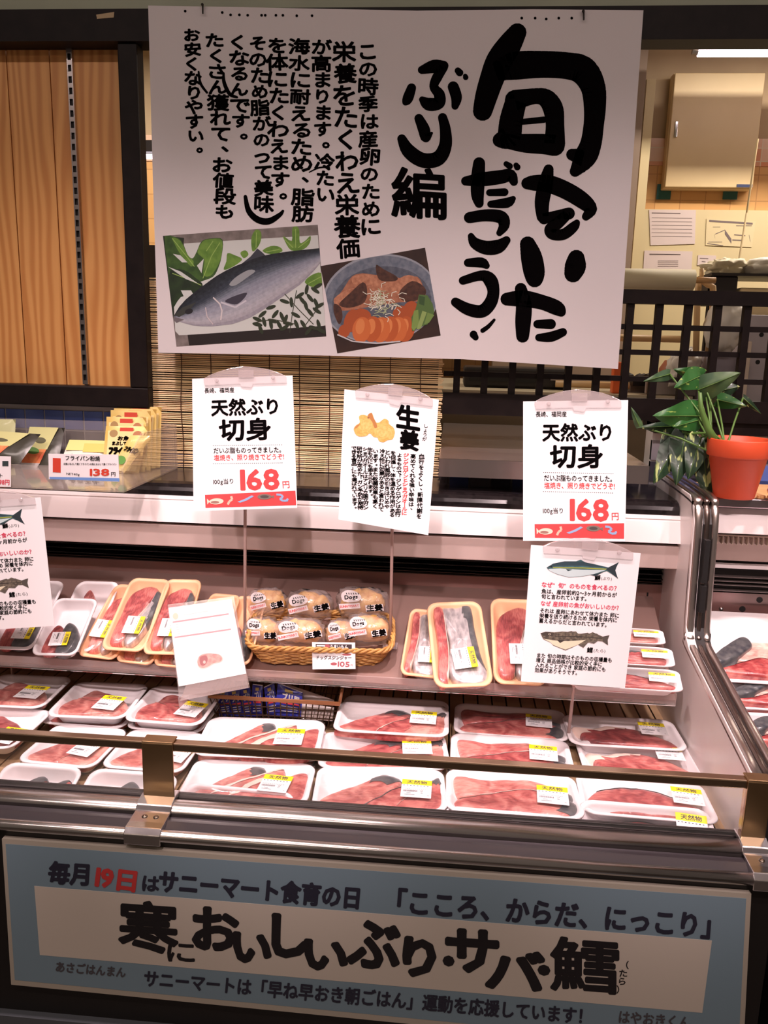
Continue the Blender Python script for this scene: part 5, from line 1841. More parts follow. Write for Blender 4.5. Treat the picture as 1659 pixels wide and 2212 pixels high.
def fill(parent, kind, w_, d_, seed):
    r_ = random.Random(seed)
    X, Y = w_ / 2, d_ / 2
    s0 = seed * 1.37
    C = lambda m, ol, h, **kw: cutfish(parent, m, jig(ol, r_), h, X, Y, seed=s0 + len(ol) + h * 100, **kw)
    if kind == 'lens':
        m = (F_DEEP, F_RED, F_ROSE)[seed % 3]
        if seed % 2 == 0 and seed < 3:
            C(m, [(-.88, .26), (-.64, .14), (-.30, .40), (.10, .42), (.50, .12), (.84, -.48), (.80, -.70), (.30, -.70), (-.30, -.68), (-.58, -.55), (-.72, -.10)], 0.0155, fat=(10, 14, .62))
        else:
            C(m, [(-.88, -.25), (-.70, .25), (-.30, .50), (.10, .48), (.50, .22), (.80, -.15), (.86, -.55), (.20, -.74), (-.50, -.74), (-.82, -.56)], 0.0155, skin=(1, 4.4, .955))
    elif kind == 'double':
        m1, m2 = ((F_RED, F_ROSE), (F_ROSE, F_RED), (F_PINK, F_ROSE))[seed % 3]
        C(m1, [(-.90, .74), (-.50, .66), (.0, .72), (.35, .78), (.80, .36), (.93, .0), (.70, -.16), (.20, .18), (-.30, .02), (-.75, -.12), (-.88, .30)], 0.0145, skin=(4.4, 6.4, .62))
        C(m2, [(-.82, -.35), (-.30, -.04), (.20, .28), (.50, .26), (.84, -.08), (.94, -.50), (.70, -.80), (.0, -.85), (-.70, -.85), (-.86, -.62)], 0.0165, base=0.0055, fat=(0, 3.6, .85), skin=(4.2, 5.8, .66))
    elif kind == 'slices':
        q = seed % 3
        C((F_PINK, F_ROSE, F_RED)[q], [(-.95, -.74), (-.76, -.20), (-.34, .34), (.02, .74), (.24, .72), (.30, .42), (.02, -.20), (-.10, -.80), (-.5, -.84)], 0.0135, skin=(2.5, 4.8, .52))
        C((F_ROSE, F_RED, F_ROSE)[q], [(-.28, -.84), (-.04, -.28), (.28, .18), (.62, .50), (.74, .30), (.60, -.30), (.42, -.84)], 0.0140, base=0.0060, fat=(.2, 2.2, .84) if q else None, skin=(.1, 2.8, .80) if not q else (2.2, 3.7, .55), skin_m=F_SILVER if q == 1 else None)
        C((F_RED, F_PINK, F_PINK)[q], [(.22, -.85), (.50, -.08), (.74, .46), (.95, .66), (.97, .08), (.90, -.68), (.6, -.86)], 0.0140, base=0.0075, fat=(.2, 1.8, .84), skin=(1.8, 3.5, .55))
    elif kind == 'pale':
        C(F_PINK, [(-.90, -.78), (-.56, -.08), (-.16, .72), (.06, .94), (.18, .66), (-.02, .30), (-.30, -.24), (-.55, -.80)], 0.0135, skin=(2.6, 4.6, .6))
        C(F_PINK, [(-.62, -.80), (-.34, -.10), (.18, .50), (.46, .86), (.50, .34), (.18, .02), (-.08, -.36), (-.22, -.80)], 0.0135, base=0.0058, fat=(.1, 3.1, .52))
        C(F_ROSE, [(-.26, -.84), (-.12, -.20), (.18, .30), (.56, .40), (.47, -.08), (.22, -.40), (.17, -.84)], 0.0135, base=0.0068, fat=(.1, 3.0, .42))
        C(F_RED, [(.10, -.85), (.42, -.10), (.58, .36), (.86, .60), (.92, -.10), (.78, -.85)], 0.0135, base=0.0075, fat=(.2, 1.6, .90))
    elif kind == 'broad':
        m = (F_PINK, F_ROSE, F_RED)[seed % 3]
        if seed % 2 == 0:
            C(m, [(-.84, -.20), (-.62, .10), (-.42, .66), (.05, .50), (.45, .26), (.74, -.10), (.80, -.52), (.35, -.72), (-.30, -.72), (-.80, -.66)], 0.0150)
            C(m, [(-.82, -.24), (-.62, .08), (-.2, .02), (.3, -.10), (.62, -.22), (.72, -.56), (.2, -.70), (-.4, -.72), (-.80, -.64)], 0.0090, base=0.0120, fat=(1, 4, .91))
        else:
            C(m, [(-.86, -.70), (-.60, -.20), (-.20, .30), (.10, .72), (.50, .50), (.84, .10), (.82, -.50), (.40, -.72), (-.30, -.76)], 0.0155, skin=(2.4, 3.7, .6))
    elif kind == 'two':
        m = (F_RED, F_PINK, F_ROSE)[seed % 3]
        C(m, [(-.88, -.72), (-.72, -.20), (-.30, .34), (.0, .66), (.22, .50), (.20, -.10), (.05, -.70), (-.4, -.8)], 0.0150, skin=(2.3, 3.9, .55))
        C(m, [(-.02, -.78), (.22, -.10), (.52, .46), (.80, .56), (.86, .0), (.78, -.70), (.4, -.82)], 0.0145, base=0.0062, skin=(1.3, 2.9, .6), fat=(.2, 1.3, .88))
    elif kind == 'block':        # red face with silver skin side (long axis = local x, sold upright)
        C(F_RED if seed % 2 else F_ROSE, [(-.72, -.36), (-.82, .10), (-.72, .52), (-.30, .34), (.10, .10), (.50, -.12), (.74, -.20), (.76, -.74), (.0, -.80), (-.5, -.74)], 0.0155, fat=(2.2, 6.0, .93))
        C(F_SILVER, [(-.70, .52), (-.55, .78), (-.20, .82), (.20, .66), (.60, .42), (.80, .10), (.74, -.12), (.45, -.12), (.0, .18), (-.35, .38)], 0.0150, skin=(0, 3.2, .45))
    elif kind == 'side':         # silver side with a narrow red face
        C(F_SILVER, [(-.88, -.42), (-.90, .10), (-.90, .60), (-.30, .62), (.30, .74), (.86, .84), (.88, -.20), (.50, -.46), (.0, -.32), (-.5, -.36)], 0.0155, skin=(1.4, 4.6, .50))
        C(F_RED, [(-.86, -.76), (-.88, -.44), (-.30, -.34), (.30, -.38), (.84, -.50), (.86, -.80), (.0, -.74)], 0.0165, base=0.0055, fat=(1, 4, .80))
    elif kind == 'tail':         # small dark-skinned piece low in the tray
        C(F_DEEP, [(-.10, -.40), (.10, -.62), (.80, -.66), (.86, -.1), (.30, .0), (.0, -.1)], 0.013)
        C(F_SKIN, [(-.20, .05), (.10, -.06), (.5, .0), (.86, -.05), (.88, .55), (.40, .70), (.0, .50)], 0.016)
    elif kind == 'scrap':
        C(F_ROSE, [(-.80, -.40), (-.66, -.05), (-.42, .12), (-.1, -.02), (-.1, -.3), (-.42, -.30), (-.62, -.5)], 0.011)
    elif kind == 'collar':
        C(F_PALE, [(-.55, .10), (-.30, .62), (.1, .80), (.6, .70), (.92, .3), (.80, -.2), (.2, -.1), (-.3, -.05)], 0.014)
        C(F_SKIN, [(-.92, -.25), (-.66, .20), (-.38, .62), (-.10, .86), (.02, .55), (-.20, .20), (-.42, -.12), (-.75, -.38)], 0.024)
        C(F_RED, [(-.84, -.70), (-.50, -.40), (-.10, -.08), (.25, -.10), (.60, -.40), (.80, -.74), (.0, -.82)], 0.024, base=0.006, fat=(2, 5, .86), skin=(1, 2, .9))


def quad_frame(fl, fr, bl=None, br_=None, d=None, tilt=0.0):
    """frame from the front-left / front-right (and back) corners of a rim"""
    xd = (fr - fl)
    w_ = xd.length
    xd.normalize()
    if bl is not None:
        yv = (bl + br_ - fl - fr) / 2
        yv = yv - xd * yv.dot(xd)
        dd = yv.length
        yd = yv.normalized()
    else:
        yd = Vector((-xd.y, xd.x, 0)).normalized()
        if tilt:
            yd = yd * math.cos(tilt) + Vector((0, 0, 1)) * math.sin(tilt)
            yd = (yd - xd * yd.dot(xd)).normalized()
        dd = d
    zd = xd.cross(yd)
    c = (fl + fr) / 2 + yd * dd / 2 - zd * TH
    return Matrix(((xd.x, yd.x, zd.x, c.x), (xd.y, yd.y, zd.y, c.y), (xd.z, yd.z, zd.z, c.z), (0, 0, 0, 1))), w_, dd


def pack(m4, w_, d_, kind, seed, label, foam=M_FOAM, upright=False, sticker=(0.56, -0.10, -0.05), group='packs of sliced fish', film=True, name='fish_pack'):
    t_ = thing(name, label, 'fish pack', group=group)
    if upright:
        m4 = m4 @ Matrix.Rotation(math.radians(-90), 4, 'Z')
        w_, d_ = d_, w_
    W, D = (0.21, 0.13) if w_ / d_ > 1.3 else (0.16, 0.14)
    t_.matrix_world = m4 @ Matrix.Diagonal((w_ / W, d_ / D, 1, 1))
    key = (W, D, foam.name)
    inst(('tray',) + key, tray_mesh(W, D, foam), t_)
    fill(t_, kind, W, D, seed)
    if film:
        inst(('film', W, D), film_mesh(W, D), t_)
    if sticker:
        sx, sy, sa = sticker
        k = (W / w_, D / d_)
        ms = Matrix.Translation((sx * W / 2, sy * D / 2, TH + 0.0042)) @ Matrix.Rotation(sa, 4, 'Z')
        p_ = inst('st_paper', sticker_paper, t_, ms)
        inst('st_band', sticker_band, p_)
        inst('st_text', sticker_text, p_)
    return t_


def deck_pack(back=None, front=None, z=0.80, d=0.13, tilt=0.0, **kw):
    if back and front:
        m4, w_, dd = quad_frame(atZ(*front[0], z), atZ(*front[1], z), atZ(*back[0], z), atZ(*back[1], z))
    elif front:
        m4, w_, dd = quad_frame(atZ(*front[0], z), atZ(*front[1], z), d=d, tilt=math.radians(tilt))
    else:
        a, b = atZ(*back[0], z), atZ(*back[1], z)
        xd = (b - a).normalized()
        yd = Vector((-xd.y, xd.x, 0))
        tl = math.radians(tilt)
        dv = (yd * math.cos(tl) + Vector((0, 0, 1)) * math.sin(tl)) * d
        m4, w_, dd = quad_frame(a - dv, b - dv, a, b)
    return pack(m4, w_, dd, **kw)


# --- lower deck, right column (single curved fillets)
S = (0.60, 0.12, -0.06)
deck_pack(front=((1232, 1607), (1491, 1622)), z=0.806, d=0.122, kind='lens', seed=0, sticker=(0.54, 0.16, -0.05), label='white tray with one dark red fillet, the rearmost pack of the rightmost column')
deck_pack(back=((1240, 1597), (1488, 1612)), z=0.795, d=0.115, kind='lens', seed=2, sticker=(0.56, 0.30, -0.05), label='white tray with one pink-red fillet under the rail, second in the rightmost column')
deck_pack(back=((1240, 1668), (1514, 1690)), z=0.80, d=0.122, kind='lens', seed=4, sticker=(0.66, 0.10, -0.10), label='white tray with one brownish red fillet just in front of the rail, rightmost column')
deck_pack(back=((1247, 1724), (1533, 1747)), z=0.808, d=0.118, tilt=24, kind='lens', seed=3, sticker=(0.66, 0.34, -0.08), label='white tray tipped against the bumper at the front right corner of the deck')
# --- column of paired long fillets
deck_pack(back=((983, 1517), (1218, 1534)), kind='double', seed=0, sticker=(0.50, 0.02, -0.05), label='white tray of two long rosy fillets, rearmost pack left of the rightmost column')
deck_pack(back=((974, 1581), (1226, 1598)), kind='double', seed=1, z=0.802, sticker=(0.53, 0.02, -0.06), label='white tray of two red fillets behind the rail, left of the rightmost column')
deck_pack(back=((963, 1658), (1240, 1675)), kind='double', seed=2, z=0.802, sticker=(0.58, -0.12, -0.08), label='white tray of two pink fillets in front of the rail, left of the rightmost column')
deck_pack(back=((955, 1738), (1243, 1763)), kind='double', seed=4, z=0.802, d=0.10, tilt=38, sticker=None, label='white tray mostly hidden behind the bumper, only its back rim showing')
# --- column of sliced fish with dark skin tips
deck_pack(back=((748, 1499), (970, 1514)), kind='slices', seed=7, z=0.803, sticker=None, label='white tray almost covered by the slices tray beside the dark wire basket')
deck_pack(front=((716, 1577), (970, 1592)), kind='slices', seed=1, z=0.822, d=0.125, sticker=(0.55, 0.0, -0.04), label='white tray of dark-tipped slices on top of another tray, right of the dark wire basket')
deck_pack(back=((693, 1580), (960, 1583)), kind='slices', seed=2, z=0.802, sticker=(0.52, 0.06, -0.02), label='white tray of dark-tipped slices lying under the middle of the rail')
deck_pack(back=((687, 1653), (958, 1661)), kind='slices', seed=3, z=0.802, sticker=(0.55, -0.10, -0.08), label='white tray of big dark-tipped slices in front of the rail, middle of the deck')
# --- column of pale belly slices
deck_pack(back=((470, 1562), (708, 1572)), kind='pale', seed=9, z=0.793, d=0.125, sticker=None, label='white tray under the rear pale slices tray, showing only its right rim')
deck_pack(back=((430, 1550), (688, 1551)), front=((411, 1630), (688, 1640)), z=0.815, kind='pale', seed=1, sticker=(0.46, -0.06, -0.01), label='white tray of pale belly slices behind the rail beside the rail bracket')
deck_pack(back=((424, 1638), (685, 1650)), kind='pale', seed=2, z=0.802, d=0.125, sticker=(0.44, -0.20, -0.10), label='white tray of pale belly slices in front of the rail beside the rail bracket')
deck_pack(back=((402, 1688), (640, 1712)), kind='pale', seed=3, z=0.806, d=0.09, tilt=38, sticker=None, label='white tray tipped behind the bumper just right of the rail bracket')
# --- left columns
LG = 'packs of broad fish cuts'
deck_pack(front=((78, 1560), (262, 1575)), z=0.800, d=0.14, kind='broad', seed=5, sticker=(0.2, -0.5, -0.1), group=LG, label='white tray lying underneath the pale-lined pack left of the leaflet holder')
deck_pack(back=((150, 1472), (302, 1475)), front=((93, 1546), (268, 1553)), z=0.823, kind='broad', seed=0, sticker=(0.36, -0.28, -0.12), group=LG, label='white tray of broad pink fish with a pale line, left of the leaflet holder')
deck_pack(front=((266, 1571), (430, 1585)), z=0.800, d=0.14, kind='broad', seed=7, sticker=None, group=LG, label='white tray lying underneath the pack below the leaflet holder')
deck_pack(back=((310, 1479), (464, 1486)), front=((261, 1555), (432, 1568)), z=0.823, kind='broad', seed=4, sticker=(0.52, -0.30, -0.14), group=LG, label='white tray of broad fish directly below the leaflet holder')
deck_pack(back=((-30, 1453), (130, 1461)), front=((-85, 1522), (90, 1530)), z=0.823, kind='broad', seed=6, sticker=(0.40, -0.20, -0.08), group=LG, label='white tray cut by the left edge, just in front of the upper shelf')
deck_pack(back=((-85, 1522), (78, 1530)), front=((-140, 1606), (24, 1618)), z=0.812, kind='broad', seed=2, sticker=(0.62, -0.5, -0.1), group=LG, label='white tray cut by the left edge, lying across the rail line')
deck_pack(back=((91, 1557), (256, 1574)), front=((30, 1643), (200, 1660)), z=0.802, kind='two', seed=1, sticker=(0.42, -0.22, -0.14), group=LG, label='white tray of two dark-tipped cuts under the rail at the left')
deck_pack(back=((262, 1571), (424, 1582)), front=((212, 1655), (392, 1670)), z=0.802, kind='two', seed=4, sticker=(0.62, -0.24, -0.14), group=LG, label='white tray of two cuts under the rail, half hidden by the rail bracket')
deck_pack(back=((16, 1644), (184, 1657)), z=0.802, d=0.12, tilt=18, kind='two', seed=2, sticker=None, group=LG, label='white tray of dark-tipped cuts behind the bumper at the far left')
deck_pack(back=((200, 1657), (390, 1672)), z=0.802, d=0.12, tilt=18, kind='two', seed=3, sticker=None, group=LG, label='white tray of dark-tipped cuts behind the bumper left of the rail bracket')

# --- upper shelf
NS = Vector((0, -math.sin(SHT), math.cos(SHT)))


def shelf_pack(fl, fr, bl, br_, lift=0.0, **kw):
    pl = Flat(Vector((0, SH0, SHZ)) + NS * (TH + lift), NS)
    m4, w_, dd = quad_frame(*(pl.P(*q_) for q_ in (fl, fr, bl, br_)))
    return pack(m4, w_, dd, **kw)


UP_ = dict(upright=True, foam=M_PEACH, group='peach trays of skin-on fish')
ST = (0.34, 0.22, 0.0)
shelf_pack((246, 1427), (328, 1437), (270, 1300), (352, 1308), kind='block', seed=8, sticker=None, label='peach tray under the front of the middle peach pack at left', **UP_)
shelf_pack((328, 1436), (410, 1444), (352, 1308), (424, 1316), kind='block', seed=6, sticker=None, label='peach tray under the peach pack beside the leaflet holder', **UP_)
shelf_pack((163, 1415), (250, 1426), (232, 1258), (318, 1266), lift=0.004, kind='block', seed=2, sticker=(0.30, -0.42, 0.0), label='leftmost peach tray, overlapped by the next peach pack', **UP_)
shelf_pack((214, 1402), (310, 1408), (258, 1244), (340, 1251), lift=0.022, kind='block', seed=3, sticker=(0.36, 0.12, 0.0), label='peach tray with a red face and grey scaly skin, second peach pack from the left', **UP_)
shelf_pack((304, 1412), (392, 1414), (333, 1253), (419, 1248), lift=0.022, kind='block', seed=5, sticker=(0.36, -0.05, 0.0), label='peach tray partly hidden behind the left edge of the leaflet holder', **UP_)
shelf_pack((398, 1425), (470, 1432), (417, 1277), (476, 1281), kind='block', seed=7, sticker=None, label='peach tray seen above the top of the leaflet holder', **UP_)
shelf_pack((468, 1432), (540, 1436), (477, 1284), (545, 1288), kind='tail', seed=1, sticker=None, label='peach tray between the leaflet holder and the ginger basket', **UP_)
shelf_pack((862, 1456), (950, 1466), (846, 1316), (935, 1310), kind='side', seed=2, sticker=(0.40, 0.20, 0.06), label='peach tray of silver-skinned fish right of the ginger basket', **UP_)
shelf_pack((1066, 1476), (1184, 1481), (1035, 1294), (1150, 1291), lift=0.006, kind='block', seed=9, sticker=(0.36, 0.05, 0.02), label='peach tray with a red block, half hidden by the fish season card', **UP_)
shelf_pack((938, 1486), (1068, 1481), (917, 1306), (1034, 1293), lift=0.024, kind='side', seed=4, sticker=(0.40, 0.12, 0.10), label='peach tray with a broad silver side, the big tilted pack in the middle', **UP_)
UW = dict(upright=True, group='white trays on the upper shelf')
shelf_pack((100, 1405), (200, 1408), (140, 1253), (232, 1256), kind='scrap', seed=1, sticker=None, label='white tray with a small red piece, rearmost at the left of the upper shelf', **UW)
shelf_pack((-32, 1400), (70, 1404), (30, 1250), (129, 1256), lift=0.006, kind='tail', seed=2, sticker=(0.52, 0.30, 0.0), label='white tray behind the fish season card at the left edge', **UW)
shelf_pack((64, 1414), (164, 1416), (116, 1291), (209, 1293), lift=0.024, kind='tail', seed=3, sticker=(0.50, 0.05, 0.06), label='white tray with dark-skinned fish in front of the leftmost peach tray', **UW)
UX = dict(group='white trays on the upper shelf')
shelf_pack((1200, 1380), (1440, 1393), (1205, 1350), (1431, 1358), kind='broad', seed=3, sticker=(0.66, 0.1, 0), label='rearmost of three white trays at the right end of the upper shelf', **UX)
shelf_pack((1212, 1426), (1461, 1442), (1216, 1388), (1451, 1397), lift=0.010, kind='broad', seed=5, sticker=(0.66, 0.1, 0), label='middle of three white trays at the right end of the upper shelf', **UX)
shelf_pack((1225, 1480), (1478, 1496), (1222, 1434), (1468, 1446), lift=0.020, kind='lens', seed=1, sticker=(0.66, 0.1, -0.02), label='frontmost of three white trays at the right end of the upper shelf', **UX)

# --- neighbouring case
NT = math.atan2(0.185, 0.52)
NN = Vector((0, -math.sin(NT), math.cos(NT)))


def next_pack(fl, fr, bl, br_, lift=0.0, **kw):
    pl = Flat(Vector((0, 1.10, 0.80)) + NN * (TH + lift), NN)
    m4, w_, dd = quad_frame(*(pl.P(*q_) for q_ in (fl, fr, bl, br_)))
    return pack(m4, w_, dd, group='fish collars in the neighbouring case', sticker=None, **kw)


next_pack((1600, 1706), (1865, 1722), (1560, 1622), (1830, 1636), kind='scrap', seed=4, label='white tray with little fish, nearest in the neighbouring case')
next_pack((1585, 1614), (1850, 1630), (1548, 1534), (1800, 1548), lift=0.004, kind='collar', seed=1, label='white tray of dark-skinned collar, second from the front in the neighbouring case')
next_pack((1560, 1527), (1815, 1543), (1520, 1460), (1775, 1474), lift=0.0, kind='collar', seed=2, label='white tray of pale and red fish, under the rearmost pack in the neighbouring case')
next_pack((1538, 1470), (1790, 1484), (1508, 1364), (1745, 1376), lift=0.012, kind='collar', seed=3, label='white tray of dark-skinned collar, rearmost in the neighbouring case')

# ================================================================== ginger basket
def place(o_loc, tilt, yaw=0.0):
    return Matrix.Translation(o_loc) @ Matrix.Rotation(yaw, 4, 'Z') @ Matrix.Rotation(tilt, 4, 'X')


pl = Flat(Vector((0, SH0, SHZ)), NS)
fl_, fr_ = pl.P(548, 1441), pl.P(822, 1438)
BT = math.radians(14)
MBK = place((fl_ + fr_) / 2 + Vector((0, math.cos(BT), math.sin(BT))) * 0.056 + NS * 0.001, BT, math.atan2((fr_ - fl_).y, (fr_ - fl_).x))
bk = thing('wicker_basket', 'golden wicker basket full of bagged ginger on the upper shelf', 'basket')
bk.matrix_world = MBK
BW, BD, BH = (fr_ - fl_).length, 0.105, 0.036


def bring(k, n=72):
    """point on the basket wall at height fraction k"""
    ww, dd = BW + 0.034 * k, BD + 0.022 * k
    pts = rr(ww, dd, 0.03, 6)
    # even resample
    L = [0.0]
    for i in range(len(pts)):
        a, b = pts[i], pts[(i + 1) % len(pts)]
        L.append(L[-1] + math.hypot(b[0] - a[0], b[1] - a[1]))
    out = []
    for s in range(n):
        g = L[-1] * s / n
        i = max(j for j in range(len(pts)) if L[j] <= g + 1e-9)
        a, b = pts[i], pts[(i + 1) % len(pts)]
        f = (g - L[i]) / max(L[i + 1] - L[i], 1e-9)
        out.append((a[0] + (b[0] - a[0]) * f, a[1] + (b[1] - a[1]) * f))
    return out


M_WICK = mat('wicker', (214, 166, 96), 0.45, c2=(176, 124, 62), scale=60)
wv = MB()
for r_i in range(9):
    k = r_i / 8.0
    pts = bring(k)
    q = []
    for i, (x, y) in enumerate(pts):
        nn = Vector((x / (BW / 2) ** 2, y / (BD / 2) ** 2, 0)).normalized()
        s_ = 0.0022 * math.cos(math.pi * i / 1.5 + math.pi * r_i)
        q.append(Vector((x, y, 0.003 + BH * k)) + nn * s_)
    wv.tube(q, 0.0025, 6, closed=True)
wv.build('weave', M_WICK, bk, smooth=True)
st = MB()
p0_, p1_ = bring(0), bring(1.0)
for i in range(0, 72, 3):
    st.tube([(p0_[i][0], p0_[i][1], 0.001), (p1_[i][0], p1_[i][1], BH + 0.004)], 0.0016, 6)
st.build('stake', M_WICK, bk, smooth=True)
rm = MB()
pts = bring(1.05, 144)
for ph in (0, 1, 2):
    q = []
    for i, (x, y) in enumerate(pts):
        nn = Vector((x / (BW / 2) ** 2, y / (BD / 2) ** 2, 0)).normalized()
        a = 2 * math.pi * (i / 8.0 + ph / 3.0)
        q.append(Vector((x, y, BH + 0.007 + 0.0032 * math.sin(a))) + nn * 0.0032 * math.cos(a))
    rm.tube(q, 0.0027, 6, closed=True)
rm.build('braided_rim', M_WICK, bk, smooth=True)
MB().slab([(x, y, 0.001) for x, y in rr(BW - 0.004, BD - 0.004, 0.03)], (0, 0, 0.002)).build('bottom', M_WICK, bk)

M_GING = mat('ginger_skin', (206, 146, 72), 0.4, c2=(232, 186, 106), scale=70, bump=0.3, bscale=120)
M_BAGF = film_mat('bag_film', (255, 246, 246), 0.15, 0.12, 1.0, 42.0, 1.6)
M_LABW = mat('bag_print_white', (236, 226, 228), 0.5)


def lump(mb, c, r, sq, seed, seg=14):
    def fn(u, v):
        th, ph = v * 2 * math.pi, (u - 0.5) * math.pi
        d_ = Vector((math.cos(th) * math.cos(ph), math.sin(th) * math.cos(ph), math.sin(ph)))
        k = 1 + 0.22 * noise.noise(d_ * 1.8 + Vector((seed, 0, seed)))
        return Vector(c) + Vector((d_.x * sq[0], d_.y * sq[1], d_.z * sq[2])) * r * k
    mb.grid(fn, seg // 2 + 3, seg)


GB = [  # photo position of middle, half width px, half height px, depth, label
    ((577, 1302), 42, 34, 1.535, 'bag of ginger at the back left of the wicker basket'),
    ((668, 1308), 52, 36, 1.535, 'bag of ginger at the back middle of the wicker basket'),
    ((782, 1304), 56, 38, 1.535, 'bag of ginger at the back right of the wicker basket with a shiny crumpled end'),
    ((565, 1364), 40, 34, 1.478, 'bag of ginger at the front left of the wicker basket'),
    ((648, 1366), 56, 36, 1.476, 'bag of ginger in the front middle of the wicker basket'),
    ((738, 1368), 34, 34, 1.482, 'bag of ginger partly behind the small price card on the wicker basket'),
    ((795, 1360), 48, 38, 1.478, 'bag of ginger at the front right of the wicker basket')]
for i, ((px, py), hw, hh, Yd, lab) in enumerate(GB):
    c = atY(px, py, Yd)
    s_ = Yd / FPX * 1.03
    rx, rz = hw * s_, hh * s_
    t = thing('ginger_bag', lab, 'bag of ginger', c, 'bags of ginger in the basket')
    r_ = random.Random(i + 3)
    g = MB()
    lump(g, c + Vector((rx * 0.12, 0, rz * 0.05)), min(rx, rz) * 0.92, (1.2, .7, .85), i + 1)
    lump(g, c + Vector((-rx * 0.40, 0.003, -rz * 0.12)), min(rx, rz) * 0.66, (1.1, .8, .9), i + 5)
    lump(g, c + Vector((rx * 0.46, -0.004, rz * 0.10)), min(rx, rz) * 0.66, (1, .8, 1), i + 8)
    lump(g, c + Vector((-rx * 0.22, -0.003, rz * 0.34)), min(rx, rz) * 0.50, (1, .8, 1.1), i + 11)
    g.build('ginger_root', M_GING, t, c, smooth=True)
    b = MB()

    def fn(u, v, c=c, rx=rx, rz=rz, i=i):
        th, ph = v * 2 * math.pi, (u - 0.5) * math.pi
        d_ = Vector((math.cos(th) * math.cos(ph), math.sin(th) * math.cos(ph), math.sin(ph)))
        e = 0.7
        q_ = Vector((math.copysign(abs(d_.x) ** e, d_.x) * rx * 1.02, d_.y * 0.036, math.copysign(abs(d_.z) ** e, d_.z) * rz * 0.92))
        k = 1 + 0.16 * noise.noise(d_ * 3 + Vector((i * 2.0, 1, 0))) + 0.12 * noise.noise(d_ * 7 + Vector((0, i, 2)))
        return c + q_ * k
    b.grid(fn, 18, 28)
    b.build('plastic_bag', M_BAGF, t, c, smooth=True)
    a_ = r_.uniform(-0.25, 0.15)
    SB = Flat(c + Vector((0, -0.034, 0.004)), (0, -1, 0.3))
    wp, kp, rp = MB(), MB(), MB()
    ca, sa = math.cos(a_), math.sin(a_)
    tf = lambda x, y: (px + x * ca - y * sa, py + x * sa + y * ca)
    wp.poly([SB.P(*tf(x * hw, y * hh), 0.0) for x, y in smooth_pts([(-.80, -.55), (-.55, -.78), (-.2, -.66), (-.02, -.36), (-.2, -.12), (-.7, -.12)], 3)])
    wp.poly([SB.P(*tf(x, hh * y), 0.0) for x, y in ((-hw * .9, 0.02), (-hw * .1, -0.04), (-hw * .06, .26), (-hw * .86, .34))])
    wp.poly([SB.P(*tf(x * hw, y * hh), 0.0) for x, y in ((.12, .10), (.80, .02), (.84, .40), (.16, .46))])
    put_line(kp, SB, 'Dogs', tf(-hw * .68, -hh * .36), tf(-hw * .16, -hh * .40), 11, 0.0004, 0.4)
    put_line(kp, SB, '生姜', tf(hw * .16, hh * .26), tf(hw * .80, hh * .20), 15, 0.0004, 0.8)
    for q in range(6):
        x = -0.62 + q * 0.09
        kp.poly([SB.P(*tf(hw * (x + ddx), hh * (yy)), 0.0004) for ddx, yy in ((0, -.62), (.03, -.62), (.05, -.52), (.02, -.52))])
    put_line(rp, SB, 'SUNNYMART', tf(-hw * .86, hh * .18), tf(-hw * .12, hh * .10), 6.5, 0.0004, 0.15)
    o_ = wp.build('print_patch', M_LABW, t, c)
    kp.build('black_print', M_INK, o_, c)
    rp.build('red_print', M_RED, o_, c)
# its little price card
TGF = Flat(atY(720, 1416, 1.405), (0, -0.95, 0.3))
q_ = [(674, 1387), (767, 1388), (768, 1445), (675, 1446)]
P = [TGF.P(*c_) for c_ in q_]
o = sum(P, Vector()) / 4
ob = tag(MB().slab(P, TGF.n * -0.0012).build('price_tag', M_CARD, origin=o), 'small white 105 yen card on the front of the wicker basket', 'price tag')
K, R_ = MB(), MB()
px_poly(K, TGF, [(682, 1391), (760, 1392), (760, 1402), (682, 1401)], 0.0003)
put_line(K, TGF, 'ドッグスジンジャー', (682, 1420), (760, 1421), 9, dil=0.25)
K.build('lettering', mat('tag_ink', (60, 46, 50), 0.6), ob, o)
put_line(R_, TGF, '105', (729, 1434), (756, 1435), 14, dil=0.35)
put_line(R_, TGF, '円', (757, 1437), (762, 1437), 5, dil=0)
R_.p = None
px_poly(R_, TGF, ellipse(721, 1434, 7, 3), 0.0003)
px_poly(R_, TGF, ellipse(749, 1414, 10, 2.2), 0.0003)
px_poly(R_, TGF, ellipse(706, 1396, 7, 4), 0.0005)
R_.build('red_print', mat('tag_rose', (176, 92, 100), 0.6), ob, o)
W_ = MB()
px_poly(W_, TGF, [(684, 1393), (702, 1393.5), (702, 1397), (684, 1396)], 0.0006)
put_line(W_, TGF, 'うまいもん', (712, 1397), (752, 1397.5), 9, 0.0006, 0.3)
W_.build('white_print', M_CARD, ob, o)

